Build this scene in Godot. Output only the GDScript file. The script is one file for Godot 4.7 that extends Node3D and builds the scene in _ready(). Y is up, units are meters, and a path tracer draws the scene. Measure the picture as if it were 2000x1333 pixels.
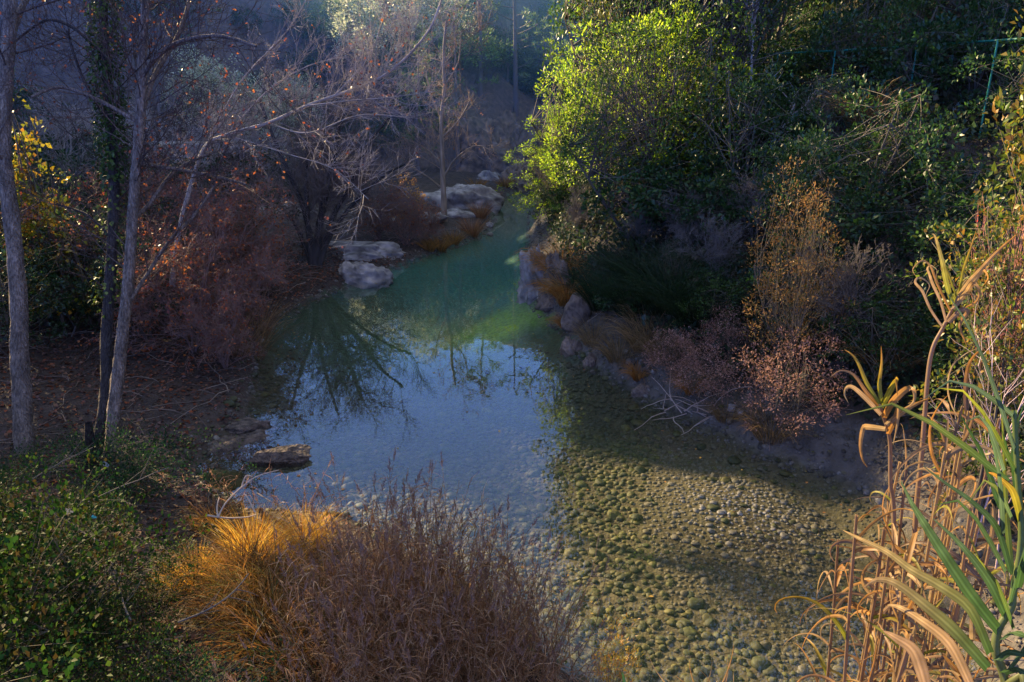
extends Node3D
# A river in a wooded gorge seen from a low bridge: +x right, -z upstream, metres, water level y = 0.

var rng := RandomNumberGenerator.new()
var names := {}
var M := {}
var tex := {}

# ---------------------------------------------------------------- mesh bag
class Bag:
	var v := PackedVector3Array()
	var n := PackedVector3Array()
	var c := PackedColorArray()
	var i := PackedInt32Array()
	func mesh() -> ArrayMesh:
		var a := []
		a.resize(Mesh.ARRAY_MAX)
		a[Mesh.ARRAY_VERTEX] = v
		a[Mesh.ARRAY_NORMAL] = n
		a[Mesh.ARRAY_COLOR] = c
		a[Mesh.ARRAY_INDEX] = i
		var m := ArrayMesh.new()
		if v.size() > 2:
			m.add_surface_from_arrays(Mesh.PRIMITIVE_TRIANGLES, a)
		return m
	func smooth() -> void:
		n.resize(v.size())
		n.fill(Vector3.ZERO)
		for k in range(0, i.size(), 3):
			var f: Vector3 = (v[i[k + 2]] - v[i[k]]).cross(v[i[k + 1]] - v[i[k]])
			n[i[k]] += f
			n[i[k + 1]] += f
			n[i[k + 2]] += f
		for k in n.size():
			n[k] = n[k].normalized()
	# a leaf folded along its midrib: 2 triangles
	func leaf(p: Vector3, d: Vector3, up: Vector3, l: float, w: float, col: Color, fold := 0.25) -> void:
		var s := d.cross(up)
		if s.length_squared() < 0.0001:
			s = d.cross(Vector3(0.3, 0.2, 0.9))
		s = s.normalized()
		var u := s.cross(d).normalized()
		var k := v.size()
		var m := p + d * l * 0.45 + u * fold * w
		v.append(p); v.append(m + s * w * 0.5); v.append(p + d * l); v.append(m - s * w * 0.5)
		n.append(u); n.append((u - s * fold).normalized()); n.append(u); n.append((u + s * fold).normalized())
		c.append(col); c.append(col); c.append(col); c.append(col)
		i.append(k); i.append(k + 2); i.append(k + 1); i.append(k); i.append(k + 3); i.append(k + 2)
	func tri(p: Vector3, q: Vector3, r: Vector3, nn: Vector3, col: Color) -> void:
		var k := v.size()
		v.append(p); v.append(q); v.append(r)
		n.append(nn); n.append(nn); n.append(nn)
		c.append(col); c.append(col); c.append(col)
		i.append(k); i.append(k + 1); i.append(k + 2)
	# tapered tube along points
	func tube(p: PackedVector3Array, r0: float, r1: float, sides: int, c0: Color, c1: Color, pw := 1.0) -> void:
		var cnt := p.size()
		if cnt < 2:
			return
		var side := Vector3.ZERO
		var base := v.size()
		for a in cnt:
			var t := (p[mini(a + 1, cnt - 1)] - p[maxi(a - 1, 0)]).normalized()
			if a == 0:
				side = t.cross(Vector3(0.31, 0.11, 0.94) if absf(t.z) < 0.9 else Vector3.UP).normalized()
			else:
				side = (side - t * side.dot(t)).normalized()
			var o := t.cross(side)
			var f := float(a) / (cnt - 1)
			var r := lerpf(r0, r1, pow(f, pw))
			var col := c0.lerp(c1, f)
			for b in sides:
				var q := side * cos(TAU * b / sides) + o * sin(TAU * b / sides)
				v.append(p[a] + q * r)
				n.append(q)
				c.append(col)
		for a in cnt - 1:
			for b in sides:
				var k0 := base + a * sides + b
				var k1 := base + a * sides + (b + 1) % sides
				i.append(k0); i.append(k0 + sides); i.append(k1)
				i.append(k1); i.append(k0 + sides); i.append(k1 + sides)
	# ribbon blade along points, ending in a point; with a keel it is folded and veined
	func blade(p: PackedVector3Array, w: float, face: Vector3, c0: Color, c1: Color, keel := 0.0, root := 0.5) -> void:
		var cnt := p.size()
		var base := v.size()
		var wide := 7 if keel != 0.0 else 2
		for a in cnt:
			var t := (p[mini(a + 1, cnt - 1)] - p[maxi(a - 1, 0)]).normalized()
			var s := t.cross(face)
			if s.length_squared() < 0.0004:
				s = t.cross(Vector3(0.7, 0.1, 0.7))
			s = s.normalized()
			var u := s.cross(t)
			var f := float(a) / (cnt - 1)
			var ww := w * 0.5 * (lerpf(root, 1.0, minf(f / 0.3, 1.0))) * pow(maxf(1.0 - f, 0.0), 0.55)
			ww = maxf(ww, w * 0.02)
			var col := c0.lerp(c1, f)
			if wide == 2:
				v.append(p[a] - s * ww); n.append(u); c.append(col)
				v.append(p[a] + s * ww); n.append(u); c.append(col)
			else:
				ww = w * 0.5 * lerpf(root, 1.0, minf(f / 0.25, 1.0)) * pow(maxf(1.0 - f, 0.0), 0.85) + w * 0.012
				col = col * (0.88 + 0.24 * sin(a * 2.3 + w * 900.0) * sin(a * 0.7 + w * 300.0))
				for b in 7:
					var g := b / 3.0 - 1.0
					v.append(p[a] + s * ww * g - u * ww * keel * (1.0 - absf(g)))
					n.append((u - s * keel * signf(g) * minf(1.0, absf(g) * 3.0)).normalized())
					c.append(col * [0.75, 1.12, 0.8, 1.5, 0.85, 1.1, 0.7][b])
		for a in cnt - 1:
			for b in wide - 1:
				var k := base + a * wide + b
				i.append(k); i.append(k + wide); i.append(k + 1)
				i.append(k + 1); i.append(k + wide); i.append(k + wide + 1)

func R(a: float, b: float) -> float:
	return rng.randf_range(a, b)

func rdir() -> Vector3:
	var z := rng.randf_range(-1.0, 1.0)
	var a := rng.randf_range(0.0, TAU)
	var q := sqrt(1.0 - z * z)
	return Vector3(q * cos(a), z, q * sin(a))

func pick(pal: Array, lo := 0.7, hi := 1.3) -> Color:
	var a: Color = pal[rng.randi() % pal.size()]
	var b: Color = pal[rng.randi() % pal.size()]
	var c := a.lerp(b, rng.randf()) * R(lo, hi)
	c.a = 1.0
	return c

# ---------------------------------------------------------------- naming
func numbered(s: String) -> String:
	var k: int = names.get(s, -1) + 1
	names[s] = k
	return s if k == 0 else "%s_%03d" % [s, k]

func tag(o: Node, label: String, category: String, group := "") -> void:
	o.set_meta("label", label)
	o.set_meta("category", category)
	if group:
		o.set_meta("group", group)

func thing(called: String, label: String, category: String, at := Vector3.ZERO, turn := 0.0, group := "") -> Node3D:
	var o := Node3D.new()
	o.name = numbered(called)
	add_child(o)
	o.position = at
	o.rotation.y = turn
	tag(o, label, category, group)
	return o

func part(called: String, b: Bag, m: Material, parent: Node, stuff := false) -> MeshInstance3D:
	return part_mesh(called, b.mesh(), m, parent, stuff)

func part_mesh(called: String, me: Mesh, m: Material, parent: Node, stuff := false) -> MeshInstance3D:
	var o := MeshInstance3D.new()
	o.name = called
	o.mesh = me
	o.material_override = null
	if me.get_surface_count():
		o.set_surface_override_material(0, m)
	if stuff:
		o.set_meta("kind", "stuff")
	parent.add_child(o, true)
	return o

func structure(called: String, b: Bag, m: Material) -> MeshInstance3D:
	var o := part(called, b, m, self)
	o.set_meta("kind", "structure")
	return o

func proto() -> Node3D:
	return Node3D.new()

# a copy of a plant with its parts, standing at `at`
func put(pr: Node3D, called: String, label: String, category: String, at: Vector3, turn: float, sc: Vector3, group := "", tint: Material = null, lean := Vector2.ZERO) -> Node3D:
	var o: Node3D = pr.duplicate()
	o.name = numbered(called)
	add_child(o)
	o.transform = Transform3D(Basis.from_euler(Vector3(lean.x, 0, lean.y)) * Basis(Vector3.UP, turn) * Basis.from_scale(sc), at)
	tag(o, label, category, group)
	if tint:
		for k in o.get_children():
			if String(k.name).begins_with("foliage") or String(k.name).begins_with("blades"):
				k.set_surface_override_material(0, tint)
	return o

func scatter(called: String, me: Mesh, m: Material, where: Array, tints: Array, parent: Node) -> MultiMeshInstance3D:
	var mm := MultiMesh.new()
	mm.transform_format = MultiMesh.TRANSFORM_3D
	mm.use_colors = not tints.is_empty()
	mm.mesh = me
	mm.instance_count = where.size()
	for k in where.size():
		mm.set_instance_transform(k, where[k])
		if not tints.is_empty():
			mm.set_instance_color(k, tints[k])
	var o := MultiMeshInstance3D.new()
	o.name = called
	o.multimesh = mm
	o.material_override = m
	o.set_meta("kind", "stuff")
	parent.add_child(o, true)
	return o

# ---------------------------------------------------------------- land
var LB := PackedVector2Array([Vector2(3.4, 14), Vector2(3.3, 3), Vector2(3.3, -2.4), Vector2(2.5, -4.3), Vector2(1.6, -5.4), Vector2(0.7, -6.5), Vector2(-0.65, -8.18), Vector2(-2.21, -9.55), Vector2(-2.99, -9.75), Vector2(-3.81, -9.75), Vector2(-4.6, -10.49), Vector2(-5.07, -10.98), Vector2(-5.09, -12.08), Vector2(-4.85, -12.71), Vector2(-5.11, -13.63), Vector2(-5.71, -16.2), Vector2(-6.35, -18.86), Vector2(-5.77, -20.77), Vector2(-5.28, -22.14), Vector2(-4.17, -24.37), Vector2(-2.61, -27.48), Vector2(-1.41, -29.83), Vector2(-0.88, -32.58), Vector2(-0.75, -37.33), Vector2(-0.14, -41.61), Vector2(1.2, -45.5), Vector2(6, -50), Vector2(16, -54)])
var RB := PackedVector2Array([Vector2(5.2, 14), Vector2(5.0, 3), Vector2(4.9, -4), Vector2(5.0, -6.5), Vector2(5.3, -8.2), Vector2(5.5, -9.5), Vector2(5.3, -10.75), Vector2(4.29, -11.51), Vector2(3.68, -12.49), Vector2(2.56, -14.14), Vector2(1.8, -15.72), Vector2(1.33, -18.03), Vector2(0.62, -20.5), Vector2(0.6, -21.85), Vector2(0.63, -26.64), Vector2(0.79, -33.81), Vector2(1.24, -41.0), Vector2(2.6, -44), Vector2(7, -47.5), Vector2(16, -51)])
var bank := PackedVector2Array()

# (signed distance to the water's edge, 1 on the right bank and 0 on the left)
func river(x: float, z: float) -> Vector2:
	var w := Vector2(x, z)
	var best := 1e9
	var at := 0
	var inside := false
	var cnt := bank.size()
	var a := bank[cnt - 1]
	for k in cnt:
		var b := bank[k]
		var e := b - a
		var t := clampf((w - a).dot(e) / e.length_squared(), 0.0, 1.0)
		var q := (w - a - e * t).length_squared()
		if q < best:
			best = q
			at = k - 1
		if (a.y > z) != (b.y > z) and x < a.x + (z - a.y) * e.x / e.y:
			inside = not inside
		a = b
	var d := sqrt(best)
	return Vector2(-d if inside else d, 1.0 if at >= LB.size() - 1 else 0.0)

func nz(x: float, z: float) -> float:
	return sin(x * 0.91 + 1.7 * sin(z * 0.53 + 0.4)) * cos(z * 0.83 + 1.3 * sin(x * 0.61))

func ground(x: float, z: float, rv := Vector2(1e9, 0)) -> float:
	if rv.x > 1e8:
		rv = river(x, z)
	var d := rv.x
	var n1 := nz(x * 0.35, z * 0.35)
	var n2 := nz(x * 1.1 + 3.0, z * 1.1)
	var n3 := nz(x * 3.1, z * 3.1 + 1.0)
	if d < 0.0:
		var deep := 0.34 + 0.62 * smoothstep(13.0, 17.0, -z) + 0.9 * smoothstep(17.0, 22.0, -z) - 1.1 * smoothstep(27.0, 33.0, -z)
		var g := exp(-((x - 3.4) * (x - 3.4) + (z + 10.1) * (z + 10.1)) / 1.6) * 0.24
		return -minf(deep - g, 0.03 - d * 0.42) + 0.03 * n2
	var far := minf(14.0 + 1.5 * n1 + 1.3 * nz(x * 0.42, z * 0.12) + 0.5 * n2, 0.78 * maxf(0.0, -z - 47.0 + 3.0 * n1 - 0.25 * minf(x, 0.0)))
	if rv.y == 0.0:
		var h := 0.26 * smoothstep(0.0, 0.45, d) + 0.45 * smoothstep(0.3, 5.0, d) + 0.12 * n2 * smoothstep(0.2, 2.0, d) + 0.03 * n3
		var q := 0.669 * x - 0.743 * z
		var cap := 6.5 + 2.0 * smoothstep(3.0, 4.5, q) + 4.0 * smoothstep(7.0, 8.0, q) + 7.0 * smoothstep(9.8, 11.2, q) + 5.0 * smoothstep(13.0, 14.0, q) - 11.0 * smoothstep(15.4, 16.6, q) + n1
		var hl := minf(cap, 1.35 * maxf(0.0, d - 13.0 + 1.5 * n1)) + 0.12 * clampf(d - 30.0, 0.0, 40.0) + 0.5 * n2 * smoothstep(13.0, 18.0, d)
		return h + maxf(hl, far)
	var hr := 0.45 * smoothstep(0.0, 0.4, d) + 0.9 * maxf(0.0, minf(d, 6.2) - 0.5) + 0.95 * maxf(0.0, minf(d, 34.0) - 7.6)
	return maxf(hr + (0.25 * n2 + 0.5 * n1 + 0.1 * n3) * smoothstep(0.2, 2.0, d), far if d > 1.0 else 0.0)

func on(p: Vector2, sink := 0.05) -> Vector3:
	return Vector3(p.x, ground(p.x, p.y) - sink, p.y)

# ---------------------------------------------------------------- materials
func noise_tex(key: String, freq: float, lo: Color, hi: Color, octaves := 5, size := 512, kind := FastNoiseLite.TYPE_SIMPLEX_SMOOTH, seed_ := 1, mid: Variant = null) -> NoiseTexture2D:
	if tex.has(key):
		return tex[key]
	var t := NoiseTexture2D.new()
	t.width = size
	t.height = size
	t.seamless = true
	var f := FastNoiseLite.new()
	f.noise_type = kind
	f.frequency = freq
	f.fractal_octaves = octaves
	f.seed = seed_
	t.noise = f
	var g := Gradient.new()
	g.set_color(0, lo)
	g.set_color(1, hi)
	if mid != null:
		g.add_point(0.5, mid)
	t.color_ramp = g
	tex[key] = t
	return t

func mat(key: String, col := Color.WHITE, rough := 0.8, back := 0.0, spec := 0.5) -> StandardMaterial3D:
	if M.has(key):
		return M[key]
	var m := StandardMaterial3D.new()
	m.resource_name = key
	m.albedo_color = col.linear_to_srgb()
	m.vertex_color_use_as_albedo = true
	m.roughness = rough
	m.metallic_specular = spec
	m.cull_mode = BaseMaterial3D.CULL_DISABLED
	if back > 0.0:
		m.backlight_enabled = true
		m.backlight = Color(back, back, back).linear_to_srgb()
	M[key] = m
	return m

func textured(key: String, t: Texture2D, scale: float, bump: Texture2D = null, bump_cm := 3.0, rough := 0.9) -> StandardMaterial3D:
	var m := mat(key, Color.WHITE, rough)
	m.albedo_texture = t
	m.uv1_triplanar = true
	m.uv1_world_triplanar = true
	m.uv1_scale = Vector3.ONE * scale
	if bump:
		m.heightmap_enabled = true
		m.heightmap_texture = bump
		m.heightmap_scale = bump_cm
	return m

# ---------------------------------------------------------------- plants
func wander(p: Vector3, d: Vector3, l: float, segs: int, wob: float, trop: float) -> PackedVector3Array:
	var pts := PackedVector3Array([p])
	for k in segs:
		d = (d + rdir() * wob + Vector3.UP * trop).normalized()
		p += d * l / segs
		pts.append(p)
	return pts

# leaves in a loose clump round `c`, on the outside of it, growing away from `mid`
func clump(b: Bag, c: Vector3, r: float, cnt: int, l: float, w: float, pal: Array, up := 0.5, shade := 1.0, mid := Vector3.ZERO) -> void:
	var tone := R(0.72, 1.25) * shade
	var out := (c - mid).normalized() if mid != Vector3.ZERO else Vector3.UP
	for k in cnt:
		var q := rdir()
		q = (q + out * 0.35).normalized()
		var p := c + q * r * pow(rng.randf(), 0.5) * Vector3(1, 0.8, 1)
		var d := (q + rdir() * 0.7 + Vector3.UP * (up - 0.3)).normalized()
		var nn := (rdir() * 0.8 + Vector3.UP * up + out * 0.4).normalized()
		b.leaf(p, d, nn, l * R(0.6, 1.25), w * R(0.7, 1.2), pick(pal, 0.75 * tone, 1.3 * tone))

# points spread over an uneven crown: an ellipsoid with lobes and gaps
func crown_points(cnt: int, rx: float, ry: float, cy: float, low := -0.5, fill := 0.55, seed_ := 3) -> Array:
	var f := FastNoiseLite.new()
	f.seed = seed_
	f.frequency = 0.9
	var pts := []
	var guard := 0
	while pts.size() < cnt and guard < cnt * 30:
		guard += 1
		var q := rdir()
		if q.y < low:
			continue
		var lobe := 1.0 + 0.42 * f.get_noise_3d(q.x * 1.6, q.y * 1.6, q.z * 1.6) * 1.6
		if f.get_noise_3d(q.x * 3.0 + 9.0, q.y * 3.0, q.z * 3.0) < -0.28:
			continue
		var r := lobe * lerpf(fill, 1.0, pow(rng.randf(), 0.6))
		pts.append(Vector3(q.x * rx * r, cy + q.y * ry * r, q.z * rx * r))
	return pts

func stems_to(root: Node3D, pts: Array, cnt: int, r: float, bark: Material, c0: Color, c1: Color, spread := 0.1) -> void:
	var tw := Bag.new()
	var mains := []
	for k in cnt:
		var goal: Vector3 = pts[rng.randi() % pts.size()]
		var st := Vector3(R(-spread, spread), -0.1, R(-spread, spread))
		var b := Bag.new()
		var mid := st.lerp(goal, 0.5) + rdir() * goal.length() * 0.06
		mid.y = maxf(mid.y, goal.y * 0.45)
		var cv := PackedVector3Array()
		for j in 7:
			var t := j / 6.0
			cv.append(st.lerp(mid, t).lerp(mid.lerp(goal, t), t))
		b.tube(cv, r, r * 0.3, 5, c0, c1)
		part("stem", b, bark, root)
		mains.append(cv)
	for p in pts:
		var cv: PackedVector3Array = mains[rng.randi() % mains.size()]
		var s: Vector3 = cv[2 + rng.randi() % 5]
		var m2 := s.lerp(p, 0.5) + rdir() * 0.08 * s.distance_to(p)
		tw.tube(PackedVector3Array([s, m2, p]), r * 0.3, r * 0.1, 3, c0, c1)
	part("twigs", tw, bark, root, true)

func leafy(h: float, rad: float, clumps: int, per: int, l: float, w: float, pal: Array, fm: Material, seed_: int, low := -0.55, up := 0.5, cr := 0.2, fill := 0.5, stem := 0.03) -> Node3D:
	var root := proto()
	var pts := crown_points(clumps, rad, h * 0.52, h * 0.52, low, fill, seed_)
	var b := Bag.new()
	for p in pts:
		clump(b, p, cr * R(0.7, 1.3), per, l, w, pal, up, 1.0, Vector3(0, h * 0.35, 0))
	stems_to(root, pts, 4, stem, M.bark_dark, Color(0.10, 0.08, 0.06), Color(0.13, 0.11, 0.07))
	part("foliage", b, fm, root, true)
	return root

# bare or thinly leaved woody plant: trunk, limbs and a mass of twigs
func grow(root: Node3D, tw: Bag, lv: Bag, p: Vector3, d: Vector3, l: float, r: float, lvl: int, o: Dictionary) -> void:
	var segs := 7 if lvl == 0 else (5 if lvl == 1 else 4)
	var pts := wander(p, d, l, segs, o.wob * (0.5 if lvl == 0 else 1.0), o.trop * (0.4 if lvl == 0 else 1.0))
	var c0: Color = o.c0
	var c1: Color = o.c1
	var deep: int = o.levels
	if lvl <= 1:
		var b := Bag.new()
		b.tube(pts, r, r * (0.35 if lvl else 0.45), 8 if lvl == 0 else 6, c0, c0.lerp(c1, 0.5))
		part("trunk" if lvl == 0 else "limb", b, o.bark, root)
	else:
		tw.tube(pts, r, r * 0.35, 3, c0.lerp(c1, float(lvl) / deep), c1)
	if lvl >= deep:
		if lv != null and rng.randf() < o.leafy:
			for k in o.get("leaves", 2):
				var q: Vector3 = pts[rng.randi() % pts.size()]
				lv.leaf(q, (rdir() + Vector3.DOWN * 0.4).normalized(), rdir(), o.ll * R(0.6, 1.2), o.ll * R(0.5, 0.8), pick(o.pal, 0.7, 1.4))
		return
	var kids: int = o.kids[lvl]
	for k in kids:
		var f := lerpf(o.from if lvl == 0 else 0.2, 1.0, (k + rng.randf()) / kids)
		var at := f * segs
		var a := mini(int(at), segs - 1)
		var q := pts[a].lerp(pts[a + 1], at - a)
		var t := (pts[a + 1] - pts[a]).normalized()
		var side := t.cross(rdir()).normalized()
		var ang: float = deg_to_rad(R(o.amin, o.amax))
		var nd := (t * cos(ang) + side * sin(ang)).normalized()
		grow(root, tw, lv, q, nd, l * R(o.ratio - 0.12, o.ratio + 0.12) * (1.15 - 0.45 * f), maxf(r * lerpf(0.55, 0.3, f), o.rmin), lvl + 1, o)

func woody(o: Dictionary, l: float, r: float, d := Vector3.UP) -> Node3D:
	var root := proto()
	var tw := Bag.new()
	var lv := Bag.new()
	for k in o.get("trunks", 1):
		var dd := d
		var st := Vector3.ZERO
		if o.get("trunks", 1) > 1:
			var a: float = TAU * (k + R(0, 0.5)) / o.trunks
			dd = (d + Vector3(cos(a), 0, sin(a)) * R(0.16, 0.5)).normalized()
			st = Vector3(cos(a), 0, sin(a)) * r * 1.1
		grow(root, tw, lv, st - dd * 0.15, dd, l * (1.0 if k == 0 else R(0.75, 1.0)), r, 0, o)
	part("twigs", tw, o.bark, root, true)
	if lv.v.size():
		part("foliage", lv, o.leafm, root, true)
	return root

func tussock(cnt: int, h: float, spread: float, droop: float, w: float, pal: Array, m: Material, erect := 1.0) -> Node3D:
	var root := proto()
	var b := Bag.new()
	for k in cnt:
		var a := R(0, TAU)
		var q := sqrt(rng.randf())
		var dir := Vector3(cos(a), 0, sin(a))
		var p := dir * q * spread * 0.35
		var d := (Vector3.UP * erect + dir * (0.15 + q * 0.6) + rdir() * 0.15).normalized()
		var l := h * R(0.55, 1.15)
		var pts := PackedVector3Array([p - Vector3.UP * 0.05])
		for s in 5:
			p += d * l / 5.0
			pts.append(p)
			d = (d + Vector3.DOWN * droop * R(0.5, 1.3) * (s + 1) * 0.2 + dir * 0.06).normalized()
		var col := pick(pal, 0.65, 1.35)
		b.blade(pts, w * R(0.7, 1.3), rdir(), col * 0.75, col)
	part("blades", b, m, root, true)
	return root

func reeds(cnt: int, h: float, spread: float, pal: Array, m: Material) -> Node3D:
	var root := proto()
	var st := Bag.new()
	var lf := Bag.new()
	var pl := Bag.new()
	for k in cnt:
		var a := R(0, TAU)
		var q := sqrt(rng.randf()) * spread
		var p := Vector3(cos(a) * q, -0.1, sin(a) * q)
		var l := h * R(0.5, 1.1)
		var pts := wander(p, (Vector3.UP + rdir() * 0.42).normalized(), l, 6, 0.1, 0.0)
		var col := pick(pal, 0.7, 1.2)
		st.tube(pts, 0.006, 0.0025, 3, col, col)
		for j in 14:
			var f := R(0.15, 0.97) * 5.99
			var s := int(f)
			var o := pts[s].lerp(pts[s + 1], f - s)
			var d := (rdir() + Vector3.UP * 0.25).normalized()
			var ll := R(0.08, 0.3)
			var c2 := pick(pal, 0.7, 1.5)
			lf.blade(PackedVector3Array([o, o + d * ll * 0.5, o + (d + Vector3.DOWN * 0.3).normalized() * ll]), R(0.006, 0.014), rdir(), c2, c2)
		if rng.randf() < 0.45:
			var tip := pts[6]
			var t := (pts[6] - pts[5]).normalized()
			for j in 26:
				var f := j / 26.0
				var o := tip + t * 0.2 * f
				var d := (t + rdir() * 0.5).normalized()
				var c3 := pick([Color(0.30, 0.19, 0.14), Color(0.20, 0.12, 0.09)], 0.8, 1.3)
				pl.leaf(o, d, rdir(), 0.07 * (1.2 - f), 0.009, c3)
	part("stems", st, m, root, true)
	part("blades", lf, m, root, true)
	part("plumes", pl, m, root, true)
	return root

func pine(h: float, r: float, first: float, reach: float, tufts: int, pal: Array, m: Material, broad := 0.5) -> Node3D:
	var root := proto()
	var tr := wander(Vector3(0, -0.3, 0), Vector3.UP, h, 9, 0.045, 0.03)
	var b := Bag.new()
	b.tube(tr, r, r * 0.2, 7, Color(0.13, 0.10, 0.09), Color(0.16, 0.12, 0.10))
	part("trunk", b, M.bark_dark, root)
	var tw := Bag.new()
	var fl := Bag.new()
	var n := int((1.0 - first) * h * 3.2)
	for k in n:
		var f := lerpf(first, 1.0, (k + rng.randf()) / n)
		var a := minf(f * 9.0, 8.99)
		var p := tr[int(a)].lerp(tr[int(a) + 1], a - int(a))
		var g := (f - first) / (1.0 - first)
		var l := reach * (0.35 + 0.65 * pow(sin(PI * clampf(0.12 + g * 0.88, 0.0, 1.0)), broad)) * R(0.6, 1.1) * (1.0 if g < 0.8 else 0.75)
		var an := R(0, TAU)
		var br := wander(p, Vector3(cos(an), R(0.05, 0.45), sin(an)).normalized(), l, 4, 0.16, 0.05)
		tw.tube(br, r * 0.22, r * 0.06, 3, Color(0.13, 0.10, 0.09), Color(0.12, 0.1, 0.08))
		for t in tufts:
			var q := br[2 + rng.randi() % 3] + rdir() * R(0.05, 0.4)
			var tone := R(0.75, 1.3)
			for s in 12:
				fl.leaf(q, (rdir() + Vector3.UP * 0.6).normalized(), rdir(), R(0.18, 0.34), 0.05, pick(pal, 0.8 * tone, 1.25 * tone), 0.05)
	part("twigs", tw, M.bark_dark, root, true)
	part("foliage", fl, m, root, true)
	return root

# climbing leaves round a path
func ivy_on(path: PackedVector3Array, r: float, cnt: int, l: float, pal: Array) -> Bag:
	var b := Bag.new()
	for k in cnt:
		var f := rng.randf() * (path.size() - 1.001)
		var s := int(f)
		var q := path[s].lerp(path[s + 1], f - s)
		var d := rdir()
		d.y *= 0.3
		d = d.normalized()
		b.leaf(q + d * r * R(0.55, 1.35), (d * 0.6 + Vector3.DOWN * R(0.1, 0.9) + rdir() * 0.4).normalized(), (d + Vector3.UP * 0.5).normalized(), l * R(0.6, 1.3), l * R(0.6, 0.95), pick(pal, 0.65, 1.35))
	return b

func rock_mesh(size: Vector3, seed_: int, cuts := 5, rough := 0.12, rings := 22, cols := 30, flat := 0.0) -> Bag:
	var b := Bag.new()
	var f := FastNoiseLite.new()
	f.seed = seed_
	f.frequency = 1.1
	f.fractal_octaves = 4
	var rr := RandomNumberGenerator.new()
	rr.seed = seed_ * 77 + 5
	var planes := []
	for k in cuts:
		var z := rr.randf_range(-0.5, 1.0)
		var a := rr.randf_range(0, TAU)
		planes.append([Vector3(cos(a) * sqrt(1 - z * z), z, sin(a) * sqrt(1 - z * z)), rr.randf_range(0.62, 0.85)])
	for y in rings + 1:
		for x in cols:
			var t := PI * y / rings
			var q := Vector3(sin(t) * cos(TAU * x / cols), cos(t), sin(t) * sin(TAU * x / cols))
			var r := 1.0
			for pl in planes:
				var dn: float = q.dot(pl[0])
				if dn > 0.05:
					r = minf(r, pl[1] / dn)
			var crag := 1.0 - absf(f.get_noise_3dv(q * Vector3(3.2, 1.6, 3.2) + Vector3(3, 7, 1))) * 3.0
			r *= 1.0 + rough * f.get_noise_3dv(q * 1.3) * 2.0 + rough * 0.5 * f.get_noise_3dv(q * 6.0) - rough * 0.55 * maxf(crag, 0.0)
			var p := q * r
			if flat > 0.0:
				p.y = minf(p.y, flat)
			b.v.append(p * size)
			var g := 0.85 + 0.55 * f.get_noise_3dv(q * 3.0 + Vector3(5, 1, 2)) + 0.3 * f.get_noise_3dv(q * 11.0)
			b.c.append(Color(g, g, g))
	for y in rings:
		for x in cols:
			var k := y * cols + x
			var k1 := y * cols + (x + 1) % cols
			b.i.append(k); b.i.append(k + cols); b.i.append(k1)
			b.i.append(k1); b.i.append(k + cols); b.i.append(k1 + cols)
	b.smooth()
	return b

func curve(a: Array, per := 5) -> PackedVector3Array:
	var out := PackedVector3Array()
	for k in a.size() - 1:
		var p0: Vector3 = a[maxi(k - 1, 0)]
		var p1: Vector3 = a[k]
		var p2: Vector3 = a[k + 1]
		var p3: Vector3 = a[mini(k + 2, a.size() - 1)]
		for j in per:
			out.append(p1.cubic_interpolate(p2, p0, p3, float(j) / per))
	out.append(a[-1])
	return out

# a tree whose trunk and limbs follow given curves; twigs sprout along all of them
func tree_on(called: String, label: String, category: String, paths: Array, radii: Array, o: Dictionary, sprouts: int, sl: float, from := 0.25, group := "") -> Node3D:
	var base: Vector3 = paths[0][0]
	var t := thing(called, label, category, base, 0.0, group)
	var tw := Bag.new()
	var lv := Bag.new()
	var dense := []
	for k in paths.size():
		var rel := []
		for q in paths[k]:
			rel.append(q - base)
		var cv := curve(rel, 6)
		dense.append(cv)
		var b := Bag.new()
		b.tube(cv, radii[k], radii[k] * o.get("taper", 0.4), 12 if k == 0 else 7, o.c0, o.c0)
		for vi in b.v.size():   # knots, hollows and patchy bark
			var ring := vi / (12 if k == 0 else 7)
			var g := nz(ring * 1.9 + vi * 3.3, vi * 1.3 + k) * 0.5 + nz(ring * 0.6, vi % 12) * 0.5
			b.v[vi] += (b.v[vi] - cv[ring]) * 0.16 * g
			b.c[vi] = b.c[vi] * (1.0 + 0.45 * nz(ring * 1.1 + 7.0, (vi % 12) * 1.4 + k))
		if k == 0:
			for a in 12:   # flare of the foot
				for ring in 3:
					var vi := ring * 12 + a
					var out := b.v[vi] - cv[ring]
					b.v[vi] = cv[ring] + out * (1.0 + 0.55 * pow(1.0 - ring / 3.0, 2.0) * (1.0 + 0.5 * sin(a * 2.6)))
		part("trunk" if k == 0 else "limb", b, o.bark, t)
	for k in sprouts:
		var ci := 0 if rng.randf() < o.get("trunk_share", 0.35) else rng.randi() % dense.size()
		var cv: PackedVector3Array = dense[ci]
		var f := R(from if ci == 0 else 0.12, 0.98) * (cv.size() - 1.01)
		var s := int(f)
		var dirn := (cv[s + 1] - cv[s]).normalized()
		var side := dirn.cross(rdir()).normalized()
		if side.y < -0.4 and rng.randf() < 0.6:
			side.y = -side.y
		var bias: Vector3 = o.get("bias", Vector3.ZERO)
		grow(t, tw, lv, cv[s].lerp(cv[s + 1], f - s), (dirn * 0.55 + side + bias).normalized(), sl * R(0.5, 1.15), maxf(o.rmin * 2.2, radii[ci] * 0.13), 2, o)
	part("twigs", tw, o.bark, t, true)
	if lv.v.size():
		part("foliage", lv, o.leafm, t, true)
	return t

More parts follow.
